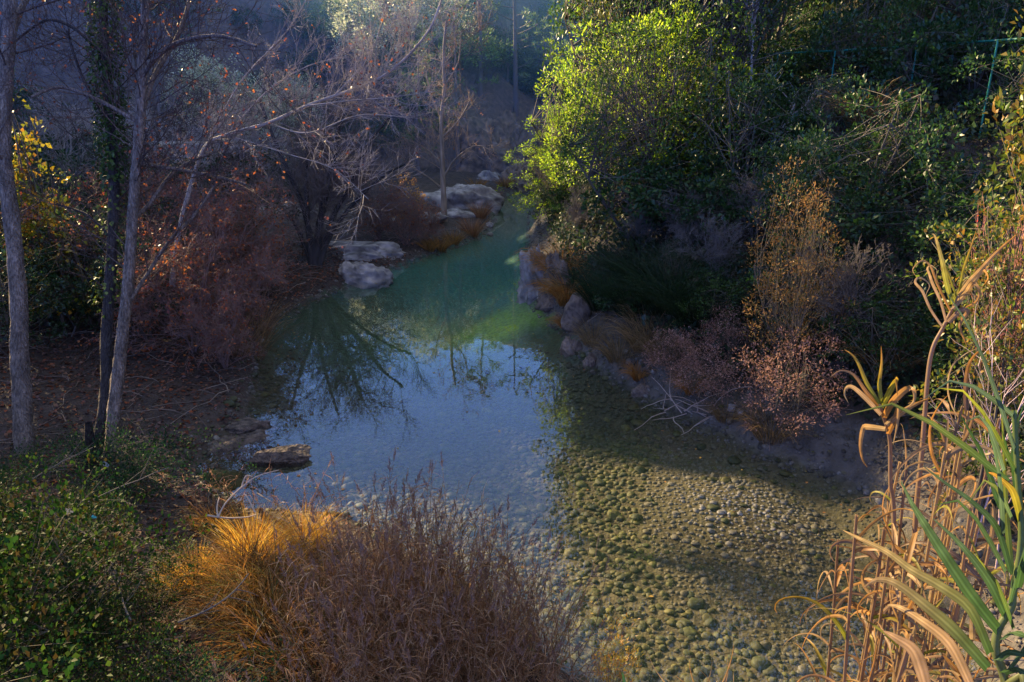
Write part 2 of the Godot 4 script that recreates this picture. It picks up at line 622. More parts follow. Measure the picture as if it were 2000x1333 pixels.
func build_land() -> void:
	var xs := []
	var x := -14.0
	while x <= 14.01:
		xs.append(x)
		x += 0.22
	var st := 0.24
	while xs[-1] < 190.0:
		xs.append(xs[-1] + st)
		xs.push_front(xs[0] - st)
		st *= 1.11
	var zs := []
	x = -3.0
	while x >= -46.0:
		zs.append(x)
		x -= 0.22 if x > -30.0 else 0.3
	st = 0.3
	while zs[-1] > -260.0:
		zs.append(zs[-1] - st)
		st *= 1.06
	st = 0.3
	while zs[0] < 40.0:
		zs.push_front(zs[0] + st)
		st *= 1.2
	var land := Bag.new()
	var bed := Bag.new()
	var w := xs.size()
	var pts := PackedVector3Array()
	var cols := PackedColorArray()
	var ds := PackedFloat32Array()
	for z in zs:
		for xx in xs:
			var rv := river(xx, z)
			pts.append(Vector3(xx, ground(xx, z, rv), z))
			ds.append(rv.x)
			var n := nz(xx * 0.7 + 4.0, z * 0.7) * 0.5 + 0.5
			var c: Color
			if rv.x < 0.0:
				c = Color(0.10, 0.085, 0.035).lerp(Color(0.15, 0.13, 0.07), n)
				c = c.lerp(Color(0.05, 0.055, 0.025), smoothstep(10.8, 13.2, -z - 0.45 * xx + 0.5 * n) * 0.8)  # bed darkened towards the pool, standing in for light absorbed by water
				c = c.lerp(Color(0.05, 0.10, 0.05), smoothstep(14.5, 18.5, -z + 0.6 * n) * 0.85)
				c = c.lerp(Color(0.045, 0.22, 0.16), smoothstep(19.5, 24.0, -z + 1.5 * n + 0.4 * xx))  # teal tint of light through deep water, painted into the bed colour
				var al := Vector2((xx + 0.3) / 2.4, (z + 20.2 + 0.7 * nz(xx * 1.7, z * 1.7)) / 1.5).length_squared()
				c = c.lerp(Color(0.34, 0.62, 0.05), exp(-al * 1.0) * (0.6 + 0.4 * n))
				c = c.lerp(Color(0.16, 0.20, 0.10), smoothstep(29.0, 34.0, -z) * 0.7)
			elif rv.y == 0.0:
				c = Color(0.06, 0.036, 0.028).lerp(Color(0.105, 0.075, 0.058), n)
				c = c.lerp(Color(0.16, 0.12, 0.10), smoothstep(12.0, 18.0, rv.x))
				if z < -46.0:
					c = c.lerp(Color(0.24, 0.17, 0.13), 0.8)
			else:
				c = Color(0.05, 0.04, 0.03).lerp(Color(0.11, 0.08, 0.055), n)
				if rv.x < 0.7:
					c = c.lerp(Color(0.17, 0.15, 0.13), 0.7)
			cols.append(c)
	for zi in zs.size() - 1:
		for xi in w - 1:
			var k := zi * w + xi
			var mid := (ds[k] + ds[k + 1] + ds[k + w] + ds[k + w + 1]) * 0.25
			var b := bed if mid < 0.0 else land
			b.i.append_array(PackedInt32Array([k, k + w, k + 1, k + 1, k + w, k + w + 1]))
	for b in [bed, land]:
		b.v = pts
		b.c = cols
	var all := Bag.new()
	all.v = pts
	all.i = land.i + bed.i
	all.smooth()
	var compact := func(b: Bag) -> Bag:
		var m := {}
		var o := Bag.new()
		for q in b.i:
			if not m.has(q):
				m[q] = o.v.size()
				o.v.append(pts[q])
				o.n.append(all.n[q])
				o.c.append(cols[q])
			o.i.append(m[q])
		return o
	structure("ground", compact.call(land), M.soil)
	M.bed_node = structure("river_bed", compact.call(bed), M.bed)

func in_view(p: Vector3, margin := 0.08) -> bool:
	var cs := cos(PITCH)
	var sn := sin(PITCH)
	var d := p - EYE
	var f := -d.y * sn - d.z * cs
	if f < 0.5:
		return false
	var u := d.y * cs - d.z * sn
	return absf(d.x / f) < 0.668 + margin and absf(u / f) < 0.445 + margin

const PITCH := 0.3323
const EYE := Vector3(0, 6, 0)

func _ready() -> void:
	rng.seed = 20240
	# ---- camera
	var cam := Camera3D.new()
	cam.name = "camera"
	cam.fov = 48.0
	cam.near = 0.1
	cam.far = 600.0
	cam.position = EYE
	cam.rotation.x = -PITCH
	add_child(cam)
	cam.current = true
	# ---- sky, haze and exposure
	var we := WorldEnvironment.new()
	we.name = "world_environment"
	var e := Environment.new()
	e.background_mode = Environment.BG_SKY
	var sky := Sky.new()
	var sm := ProceduralSkyMaterial.new()
	sm.sky_top_color = Color(0.325, 0.345, 0.37)
	sm.sky_horizon_color = Color(0.20, 0.47, 1.0)
	sm.sky_curve = 0.24
	sm.ground_bottom_color = Color(0.10, 0.10, 0.09)
	sm.ground_horizon_color = Color(0.35, 0.40, 0.50)
	sky.sky_material = sm
	e.sky = sky
	e.background_energy_multiplier = 1.12
	e.tonemap_mode = Environment.TONE_MAPPER_LINEAR
	e.tonemap_exposure = 6.3
	e.volumetric_fog_enabled = true
	e.volumetric_fog_density = 0.0
	e.sdfgi_enabled = true
	e.ssao_enabled = true
	e.ssil_enabled = true
	we.environment = e
	add_child(we)
	# ---- sun: low, ahead and to the left
	var sun := DirectionalLight3D.new()
	sun.name = "sun"
	sun.light_color = Color(1.0, 0.88, 0.66)
	sun.light_energy = 1.6
	sun.light_angular_distance = 0.5
	sun.shadow_enabled = true
	sun.sky_mode = DirectionalLight3D.SKY_MODE_LIGHT_ONLY
	var az := deg_to_rad(48.0)
	var el := deg_to_rad(24.0)
	sun.look_at_from_position(Vector3.ZERO, Vector3(sin(az) * cos(el), -sin(el), cos(az) * cos(el)))
	add_child(sun)

	# ---- materials
	bank = LB.duplicate()
	for k in range(RB.size() - 1, -1, -1):
		bank.append(RB[k])
	var g1 := noise_tex("mottle", 0.012, Color(0.55, 0.55, 0.55), Color(1, 1, 1), 6)
	var g2 := noise_tex("grain", 0.03, Color(0, 0, 0), Color(1, 1, 1), 6, 512, FastNoiseLite.TYPE_SIMPLEX, 4)
	textured("soil", g1, 0.45, g2, 6.0)
	textured("bed", noise_tex("silt", 0.02, Color(0.6, 0.58, 0.5), Color(1, 1, 1), 6, 512, FastNoiseLite.TYPE_SIMPLEX, 8), 0.6, g2, 2.0)
	textured("rock", noise_tex("strata", 0.01, Color(0.26, 0.24, 0.23), Color(0.78, 0.74, 0.70), 6, 512, FastNoiseLite.TYPE_SIMPLEX_SMOOTH, 12, Color(0.58, 0.55, 0.53)), 0.35, g2, 2.0)
	var brown: StandardMaterial3D = M.rock.duplicate()
	brown.albedo_color = Color(0.62, 0.50, 0.40).linear_to_srgb()
	brown.resource_name = "rock_brown"
	M.rock_brown = brown
	textured("stone", noise_tex("stone", 0.02, Color(0.55, 0.55, 0.5), Color(1, 1, 1), 5, 256, FastNoiseLite.TYPE_SIMPLEX, 5), 2.5, null, 0.0, 0.7)
	var bt := noise_tex("bark", 0.02, Color(0.45, 0.43, 0.42), Color(1, 1, 1), 6, 512, FastNoiseLite.TYPE_SIMPLEX, 21)
	var bp := textured("bark_pale", bt, 1.6, g2, 6.0)
	bp.uv1_scale = Vector3(2.2, 0.6, 2.2)
	mat("bark_dark", Color.WHITE, 0.85)
	mat("leaf", Color.WHITE, 0.42, 0.9, 0.5)
	mat("leaf_bright", Color.WHITE, 0.4, 1.5, 0.5)
	mat("leaf_dull", Color.WHITE, 0.65, 0.7, 0.3)
	mat("needle", Color.WHITE, 0.5, 0.7, 0.4)
	mat("straw", Color.WHITE, 0.55, 0.9, 0.4)
	mat("reed", Color.WHITE, 0.5, 0.8, 0.45)
	mat("petal", Color.WHITE, 0.5, 0.9)
	var paint := mat("green_paint", Color(0.01, 0.16, 0.10), 0.35)
	paint.vertex_color_use_as_albedo = false

	build_land()
	build_water()
	build_bed_stones()
	build_rocks()
	build_litter()
	build_shore()
	build_far()
	build_haze()
	build_left()
	build_right()
	build_foreground()
	build_canes()

func build_water() -> void:
	var m := StandardMaterial3D.new()
	m.resource_name = "water"
	m.transparency = BaseMaterial3D.TRANSPARENCY_ALPHA
	m.albedo_color = Color(0.13, 0.24, 0.17, 0.06)
	m.roughness = 0.0
	m.metallic_specular = 0.5
	m.normal_enabled = true
	var t := NoiseTexture2D.new()
	t.width = 512
	t.height = 512
	t.seamless = true
	t.as_normal_map = true
	t.bump_strength = 4.0
	var f := FastNoiseLite.new()
	f.frequency = 0.012
	f.fractal_octaves = 3
	f.seed = 31
	t.noise = f
	m.normal_texture = t
	m.normal_scale = 0.018
	m.uv1_triplanar = true
	m.uv1_world_triplanar = true
	m.uv1_scale = Vector3(0.35, 0.35, 0.35)
	var b := Bag.new()
	b.v = PackedVector3Array([Vector3(-9, 0, 14), Vector3(20, 0, 14), Vector3(20, 0, -57), Vector3(-9, 0, -57)])
	b.n = PackedVector3Array([Vector3.UP, Vector3.UP, Vector3.UP, Vector3.UP])
	b.c = PackedColorArray([Color.WHITE, Color.WHITE, Color.WHITE, Color.WHITE])
	b.i = PackedInt32Array([0, 2, 1, 0, 3, 2])
	structure("river_water", b, m)

func build_bed_stones() -> void:
	var shapes := []
	for k in 7:
		var b := rock_mesh(Vector3(1.0, R(0.38, 0.58), R(0.6, 0.95)), 300 + k, 4, 0.09, 7, 10)
		shapes.append(b.mesh())
	var big := []
	var rest := [[], [], [], [], [], [], []]
	var tints := [[], [], [], [], [], [], []]
	var pal := [Color(0.145, 0.140, 0.022), Color(0.095, 0.105, 0.02), Color(0.19, 0.17, 0.04), Color(0.05, 0.065, 0.016)]
	var pale := [Color(0.27, 0.24, 0.17), Color(0.20, 0.18, 0.12), Color(0.155, 0.14, 0.08), Color(0.12, 0.115, 0.06)]
	for pass_ in 2:
		var cell := 0.112 if pass_ == 0 else 0.085
		var z := -4.6
		while z > (-19.0 if pass_ == 0 else -14.5):
			z -= cell
			var x := -6.6
			while x < 6.0:
				x += cell
				var q := Vector2(x + R(-0.5, 0.5) * cell, z + R(-0.5, 0.5) * cell)
				var edge := 2.3 + 0.35 * (z + 10.0) * 0.5 + 0.6 * nz(q.x * 0.6, q.y * 0.6)   # gravel right of here, cobbles left
				edge = 0.15 * (-q.y) + 0.6 + 0.6 * nz(q.x * 0.6, q.y * 0.6) if q.y < -8.0 else 2.6 + (8.0 + q.y) * 0.55 + 0.4 * nz(q.x * 0.6, q.y * 0.6)
				var gravel := q.x > edge
				if gravel != (pass_ == 1) and rng.randf() > 0.12:
					continue
				if q.y < -14.0 and rng.randf() < (-q.y - 14.0) / 4.0:
					continue
				var p := on(q, 0.0)
				if p.y > -0.005 and rng.randf() < 0.7 or not in_view(p, 0.02):
					continue
				var rv := river(q.x, q.y)
				if rv.x > 0.35:
					continue
				var s := (R(0.03, 0.075) if rng.randf() < 0.92 else R(0.075, 0.13)) if pass_ == 0 else (R(0.018, 0.045) if rng.randf() < 0.94 else R(0.05, 0.08))
				p.y += s * 0.07
				var tf := Transform3D(Basis.from_euler(Vector3(R(-0.25, 0.25), R(0, TAU), R(-0.25, 0.25))).scaled(Vector3(s, s, s) * R(0.9, 1.1)), p)
				var bar := exp(-((p.x - 3.4) * (p.x - 3.4) + (p.z + 10.1) * (p.z + 10.1)) / 0.7)
				var col := pick(pal, 0.75, 1.25) if pass_ == 0 else pick(pale, 0.65, 1.1)
				if pass_ == 1:
					col = col.lerp(Color(0.20, 0.17, 0.09), 0.45).lerp(Color(0.55, 0.52, 0.52), bar * R(0.2, 1.0))
				col = col.lerp(Color(0.05, 0.055, 0.022), 0.75 * smoothstep(10.8, 13.0, -p.z - 0.45 * p.x))   # pool stones darkened in colour for light lost in deeper water
				var k := rng.randi() % 7
				var dist := p.distance_to(EYE)
				if pass_ == 0:
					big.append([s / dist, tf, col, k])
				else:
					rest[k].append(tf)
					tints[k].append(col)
	big.sort_custom(func(a, b): return a[0] > b[0])
	var mats := []
	for k in 8:
		var c := pick(pal, 0.8, 1.2)
		var m: StandardMaterial3D = M.stone.duplicate()
		m.albedo_color = c.linear_to_srgb()
		m.resource_name = "cobble"
		mats.append(m)
	var holder: Node3D = M.bed_node
	for k in big.size():
		var a: Array = big[k]
		if k < 300:
			var o := part_mesh("cobble", shapes[a[3]], mats[k % 8], holder)
			o.transform = a[1]
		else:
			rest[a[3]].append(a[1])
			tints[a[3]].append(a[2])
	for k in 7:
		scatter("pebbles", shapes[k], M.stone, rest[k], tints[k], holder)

func rock(label: String, called: String, category: String, at: Vector3, size: Vector3, turn: float, seed_: int, m: Material, cuts := 5, rough := 0.12, flat := 0.0, tilt := Vector2.ZERO, group := "") -> void:
	var b := rock_mesh(size, seed_, cuts, rough * 1.35, 44, 60, flat)
	var o := MeshInstance3D.new()
	o.name = numbered(called)
	o.mesh = b.mesh()
	o.set_surface_override_material(0, m)
	o.transform = Transform3D(Basis.from_euler(Vector3(tilt.x, turn, tilt.y)), at)
	add_child(o)
	tag(o, label, category, group)

func build_haze() -> void:
	var m := FogMaterial.new()
	m.density = 0.010
	m.albedo = Color(0.52, 0.78, 1.0)
	for a in [[Vector3(-20, 17, -88), Vector3(150, 40, 96), "blue haze hanging in the far end of the gorge"], [Vector3(-45, 14, -31), Vector3(60, 34, 17), "thin blue haze in front of the steep left slope"]]:
		var f := FogVolume.new()
		f.name = numbered("valley_haze")
		f.shape = RenderingServer.FOG_VOLUME_SHAPE_BOX
		f.size = a[1]
		f.position = a[0]
		f.material = m
		f.set_meta("kind", "stuff")
		f.set_meta("label", a[2])
		f.set_meta("category", "haze")
		add_child(f)

# shingle, small stones and drift along the water's edge
func build_shore() -> void:
	var me := rock_mesh(Vector3(1.0, 0.6, 0.8), 355, 5, 0.12, 6, 8).mesh()
	var at := []
	var cl := []
	var guard := 0
	while at.size() < 5200 and guard < 60000:
		guard += 1
		var q := Vector2(R(-7.5, 6.5), R(-36, -6))
		var rv := river(q.x, q.y)
		var wide := 0.75 if rv.y > 0.5 else 0.3
		if rv.x < -0.15 or rv.x > wide * R(0.2, 1.3):
			continue
		var p := Vector3(q.x, ground(q.x, q.y, rv), q.y)
		if not in_view(p):
			continue
		var s := R(0.015, 0.05) if rng.randf() < 0.93 else R(0.05, 0.11)
		at.append(Transform3D(Basis.from_euler(Vector3(R(-0.5, 0.5), R(0, TAU), R(-0.5, 0.5))).scaled(Vector3.ONE * s), p))
		cl.append(pick([Color(0.22, 0.19, 0.16), Color(0.13, 0.11, 0.09), Color(0.32, 0.29, 0.26), Color(0.09, 0.075, 0.06)], 0.7, 1.2))
	tag(scatter("shingle", me, M.stone, at, cl, self), "small grey and brown stones along the water's edge", "shingle")
	var st := Bag.new()
	st.tube(PackedVector3Array([Vector3(-0.5, 0, 0), Vector3(-0.2, 0.04, 0.03), Vector3(0.15, 0.02, -0.03), Vector3(0.5, 0.05, 0.02)]), 0.012, 0.005, 4, Color.WHITE, Color.WHITE)
	at = []
	cl = []
	guard = 0
	while at.size() < 900 and guard < 60000:
		guard += 1
		var q := Vector2(R(-12, 8), R(-30, -5))
		var rv := river(q.x, q.y)
		if rv.x < 0.1 or (rv.y > 0.5 and rv.x > 2.2):
			continue
		var p := Vector3(q.x, ground(q.x, q.y, rv) + R(0.01, 0.06), q.y)
		if not in_view(p):
			continue
		at.append(Transform3D(Basis.from_euler(Vector3(0, R(0, TAU), R(-0.25, 0.25))).scaled(Vector3.ONE * R(0.3, 1.1)), p))
		cl.append(pick([Color(0.14, 0.10, 0.08), Color(0.22, 0.17, 0.13), Color(0.08, 0.06, 0.05)], 0.7, 1.3))
	var fl := Bag.new()
	fl.leaf(Vector3(-0.5, 0, 0), Vector3.RIGHT, Vector3.UP, 1.0, 0.6, Color.WHITE, 0.15)
	var fa := []
	var fc := []
	guard = 0
	while fa.size() < 160 and guard < 20000:
		guard += 1
		var q := Vector2(R(-6, 5), R(-26, -7))
		var rv := river(q.x, q.y)
		if rv.x > -0.1 or rv.x < -1.2 and rng.randf() < 0.85:
			continue
		fa.append(Transform3D(Basis(Vector3.UP, R(0, TAU)).scaled(Vector3.ONE * R(0.04, 0.08)), Vector3(q.x, 0.006, q.y)))
		fc.append(pick([Color(0.30, 0.14, 0.04), Color(0.18, 0.08, 0.04), Color(0.36, 0.26, 0.06)], 0.7, 1.3))
	tag(scatter("floating_leaves", fl.mesh(), M.leaf_dull, fa, fc, self), "dead leaves floating near the banks of the pool", "leaves")
	tag(scatter("fallen_sticks", st.mesh(), M.bark_dark, at, cl, self), "small dead sticks strewn over both banks", "sticks")

func build_rocks() -> void:
	var rm: Material = M.rock
	rock("large pale domed rock on the far left bank beside the slim bare tree", "boulder", "rock", on(Vector2(-2.61, -36.3), 0.3), Vector3(2.3, 1.2, 1.6), 0.2, 11, rm, 4, 0.07)
	rock("flat light grey slab at the far waterline under the domed rock", "rock_slab", "rock", on(Vector2(-2.38, -33.25), 0.1), Vector3(1.0, 0.35, 0.7), 0.5, 12, rm, 6, 0.06)
	rock("pale rounded boulder sloping into the water on the left bank", "boulder", "rock", on(Vector2(-4.81, -23.55), 0.25), Vector3(1.05, 0.75, 0.8), 0.4, 13, rm, 4, 0.1)
	rock("wide whitish flat rock shelf behind the many-stemmed tree", "rock_slab", "rock", on(Vector2(-5.46, -25.79), 0.35), Vector3(2.3, 0.7, 1.2), -0.1, 14, rm, 6, 0.09, 0.75)
	rock("low pale slab between the shelf and the rounded boulder", "rock_slab", "rock", on(Vector2(-4.91, -25.3), 0.2), Vector3(1.0, 0.35, 0.7), 0.7, 15, rm, 6, 0.08, 0.8)
	rock("pale rock shelf half hidden by brown twigs above the far left bank", "rock_slab", "rock", on(Vector2(-4.4, -31.27), 0.3), Vector3(2.2, 0.6, 1.2), 0.25, 16, rm, 6, 0.1)
	rock("bluish pale rock seen through twigs left of the many-stemmed tree", "rock_slab", "rock", on(Vector2(-9.87, -32.17), 0.5), Vector3(1.9, 0.9, 1.2), 0.1, 17, rm, 6, 0.1)
	rock("rugged upright rock outcrop at the foot of the right bank", "rock_outcrop", "rock", on(Vector2(0.83, -21.45), 0.2), Vector3(0.8, 1.65, 1.0), 0.3, 18, rm, 8, 0.17, 0.0, Vector2(0.0, 0.12))
	rock("knobbly buttress on the right flank of the rock outcrop", "rock_outcrop", "rock", on(Vector2(1.25, -20.15), 0.2), Vector3(0.5, 1.1, 0.7), 1.3, 19, M.rock_brown, 6, 0.16)
	rock("small rounded rock at the foot of the outcrop by the water", "rock", "rock", on(Vector2(1.07, -19.8), 0.12), Vector3(0.32, 0.25, 0.3), 0.3, 20, M.rock_brown, 4, 0.1)
	rock("smooth grey angular boulder under the golden grass on the right bank", "boulder", "rock", on(Vector2(1.54, -17.96), -0.32), Vector3(0.36, 0.52, 0.42), 0.5, 21, M.rock_brown, 7, 0.05, 0.0, Vector2(0.2, -0.25))
	rock("white speckled rock at the waterline below the grey angular boulder", "rock", "rock", on(Vector2(1.39, -16.86), 0.05), Vector3(0.26, 0.4, 0.3), 0.9, 22, M.rock_brown, 6, 0.13)
	rock("narrow whitish rock standing in the shallows beside the right bank grass", "rock", "rock", on(Vector2(1.73, -15.89), 0.05), Vector3(0.16, 0.32, 0.2), 0.2, 23, M.rock_brown, 6, 0.13)
	rock("pale stone at the waterline left of the dead twigs", "rock", "rock", on(Vector2(2.63, -14.17), 0.05), Vector3(0.24, 0.2, 0.2), 0.2, 24, M.rock_brown, 6, 0.1)
	rock("small whitish stone on the shingle under the pink-brown bush", "rock", "rock", on(Vector2(3.96, -12.62), 0.02), Vector3(0.09, 0.08, 0.09), 0.2, 25, rm, 4, 0.1)
	rock("rounded light stone right of the whitish one on the shingle", "rock", "rock", on(Vector2(4.07, -12.44), 0.02), Vector3(0.07, 0.06, 0.07), 0.2, 26, rm, 4, 0.1)
	rock("far pale boulder where the river bends away", "boulder", "rock", on(Vector2(-1.12, -44.82), 0.2), Vector3(1.0, 0.8, 0.8), 0.2, 27, rm, 6, 0.12)
	rock("bluish grey cliff block behind the far end of the river", "boulder", "rock", on(Vector2(0.35, -44.03), 0.4), Vector3(1.6, 1.7, 1.2), 0.5, 28, M.rock_brown, 7, 0.14)
	rock("white stone in the far shallows under the tawny reeds", "rock", "rock", on(Vector2(-0.95, -32.27), -0.05), Vector3(0.22, 0.14, 0.16), 0.2, 29, rm, 4, 0.1)
	rock("second white stone in the far shallows, nearer the orange grass", "rock", "rock", on(Vector2(-0.9, -31.02), -0.04), Vector3(0.16, 0.1, 0.13), 0.9, 30, rm, 4, 0.1)
	rock("mossy low boulder at the near left water edge", "boulder", "rock", on(Vector2(-4.58, -10.63), 0.1), Vector3(0.5, 0.3, 0.4), 0.2, 31, mat_moss(), 4, 0.12)
	rock("long pale ledge of rock crossing behind the left trunks", "rock_ledge", "rock", on(Vector2(-17.54, -33.64), 0.2), Vector3(6.5, 0.9, 1.5), 0.05, 32, rm, 8, 0.08, 0.55)
	rock("pinkish rock face at the head of the gorge", "rock_outcrop", "rock", on(Vector2(-1.09, -47.92), 1.0), Vector3(3.2, 3.6, 2.0), 0.4, 33, M.rock_brown, 7, 0.12)
	rock("grey rock face leaning right at the head of the gorge", "rock_outcrop", "rock", on(Vector2(0.32, -48.3), 1.0), Vector3(2.0, 4.0, 2.0), 1.2, 34, M.rock_brown, 7, 0.13)
	var lm := mat("ledge_rock", Color(0.5, 0.42, 0.36), 0.9)
	lm.albedo_texture = tex.strata
	lm.uv1_triplanar = true
	lm.uv1_world_triplanar = true
	lm.heightmap_enabled = true
	lm.heightmap_texture = tex.grain
	lm.heightmap_scale = 5.0
	rock("dark undercut stone edge of the left bank beside the blue reflection", "rock_ledge", "rock", on(Vector2(-5.05, -11.99), 0.12), Vector3(1.2, 0.34, 0.42), 0.62, 35, lm, 8, 0.1, 0.7)
	rock("flat dark rock lip where the left bank meets the cobbles", "rock_ledge", "rock", on(Vector2(-4.89, -12.65), 0.08), Vector3(0.65, 0.26, 0.34), 0.3, 36, lm, 8, 0.1, 0.7)
	rock("brown oblong stone block lying in the shallow water by the left bank", "stone_block", "rock", Vector3(-3.77, 0.06, -11.35), Vector3(0.56, 0.2, 0.22), 0.22, 37, lm, 9, 0.06, 0.7, Vector2(0.05, 0.05))

func mat_moss() -> StandardMaterial3D:
	var m: StandardMaterial3D = M.rock.duplicate()
	m.resource_name = "moss"
	m.albedo_color = Color(0.20, 0.20, 0.05).linear_to_srgb()
	return m

func build_litter() -> void:
	var b := Bag.new()
	b.leaf(Vector3(-0.5, 0, 0), Vector3.RIGHT, Vector3.UP, 1.0, 0.75, Color.WHITE, 0.3)
	var me := b.mesh()
	var at := []
	var cl := []
	var pal := [Color(0.15, 0.07, 0.045), Color(0.09, 0.045, 0.035), Color(0.20, 0.115, 0.075), Color(0.14, 0.09, 0.085), Color(0.26, 0.075, 0.03)]
	while at.size() < 15000:
		var q := Vector2(R(-15, -2.2), R(-26, -5.5))
		var rv := river(q.x, q.y)
		if rv.x < 0.12:
			continue
		var p := Vector3(q.x, ground(q.x, q.y, rv) + R(0.0, 0.03), q.y)
		if not in_view(p):
			continue
		var s := R(0.045, 0.11)
		at.append(Transform3D(Basis.from_euler(Vector3(R(-0.6, 0.6), R(0, TAU), R(-0.6, 0.6))).scaled(Vector3.ONE * s), p))
		cl.append(pick(pal, 0.5, 1.5))
	var o := scatter("leaf_litter", me, M.leaf_dull, at, cl, self)
	tag(o, "fallen brown and reddish leaves carpeting the left bank", "leaf litter")
	# low creeping leaves that cover the right slope
	var iv := Bag.new()
	for k in 16:
		iv.leaf(rdir() * Vector3(0.25, 0.06, 0.25), (rdir() + Vector3.UP * 0.5).normalized(), (rdir() * 0.6 + Vector3.UP).normalized(), R(0.06, 0.11), R(0.04, 0.08), Color.WHITE * R(0.6, 1.3))
	at = []
	cl = []
	var guard := 0
	while at.size() < 9000 and guard < 60000:
		guard += 1
		var q := Vector2(R(0.5, 26), R(-40, -4))
		var rv := river(q.x, q.y)
		if rv.x < 0.9 or rv.y < 0.5 or rv.x > 16.0:
			continue
		var p := Vector3(q.x, ground(q.x, q.y, rv) + R(0.0, 0.15), q.y)
		if not in_view(p):
			continue
		at.append(Transform3D(Basis.from_euler(Vector3(R(-0.4, 0.4), R(0, TAU), R(-0.2, 1.0))).scaled(Vector3.ONE * R(0.8, 1.8)), p))
		cl.append(pick([Color(0.035, 0.07, 0.025), Color(0.05, 0.09, 0.035), Color(0.09, 0.075, 0.035), Color(0.03, 0.06, 0.04)], 0.6, 1.4))
	o = scatter("ground_cover", iv.mesh(), M.leaf, at, cl, self)
	tag(o, "dense dark creeping leaves covering the right slope", "ground cover")

var P := {}   # plant prototypes

func bare(levels: int, kids: Array, c0: Color, c1: Color, leafy_ := 0.0, ll := 0.05, pal: Array = []) -> Dictionary:
	return {"levels": levels, "kids": kids, "wob": 0.16, "trop": 0.05, "from": 0.25, "amin": 20.0, "amax": 55.0, "ratio": 0.55, "rmin": 0.004, "c0": c0, "c1": c1, "bark": M.bark_dark, "leafy": leafy_, "ll": ll, "pal": pal, "leafm": M.leaf}

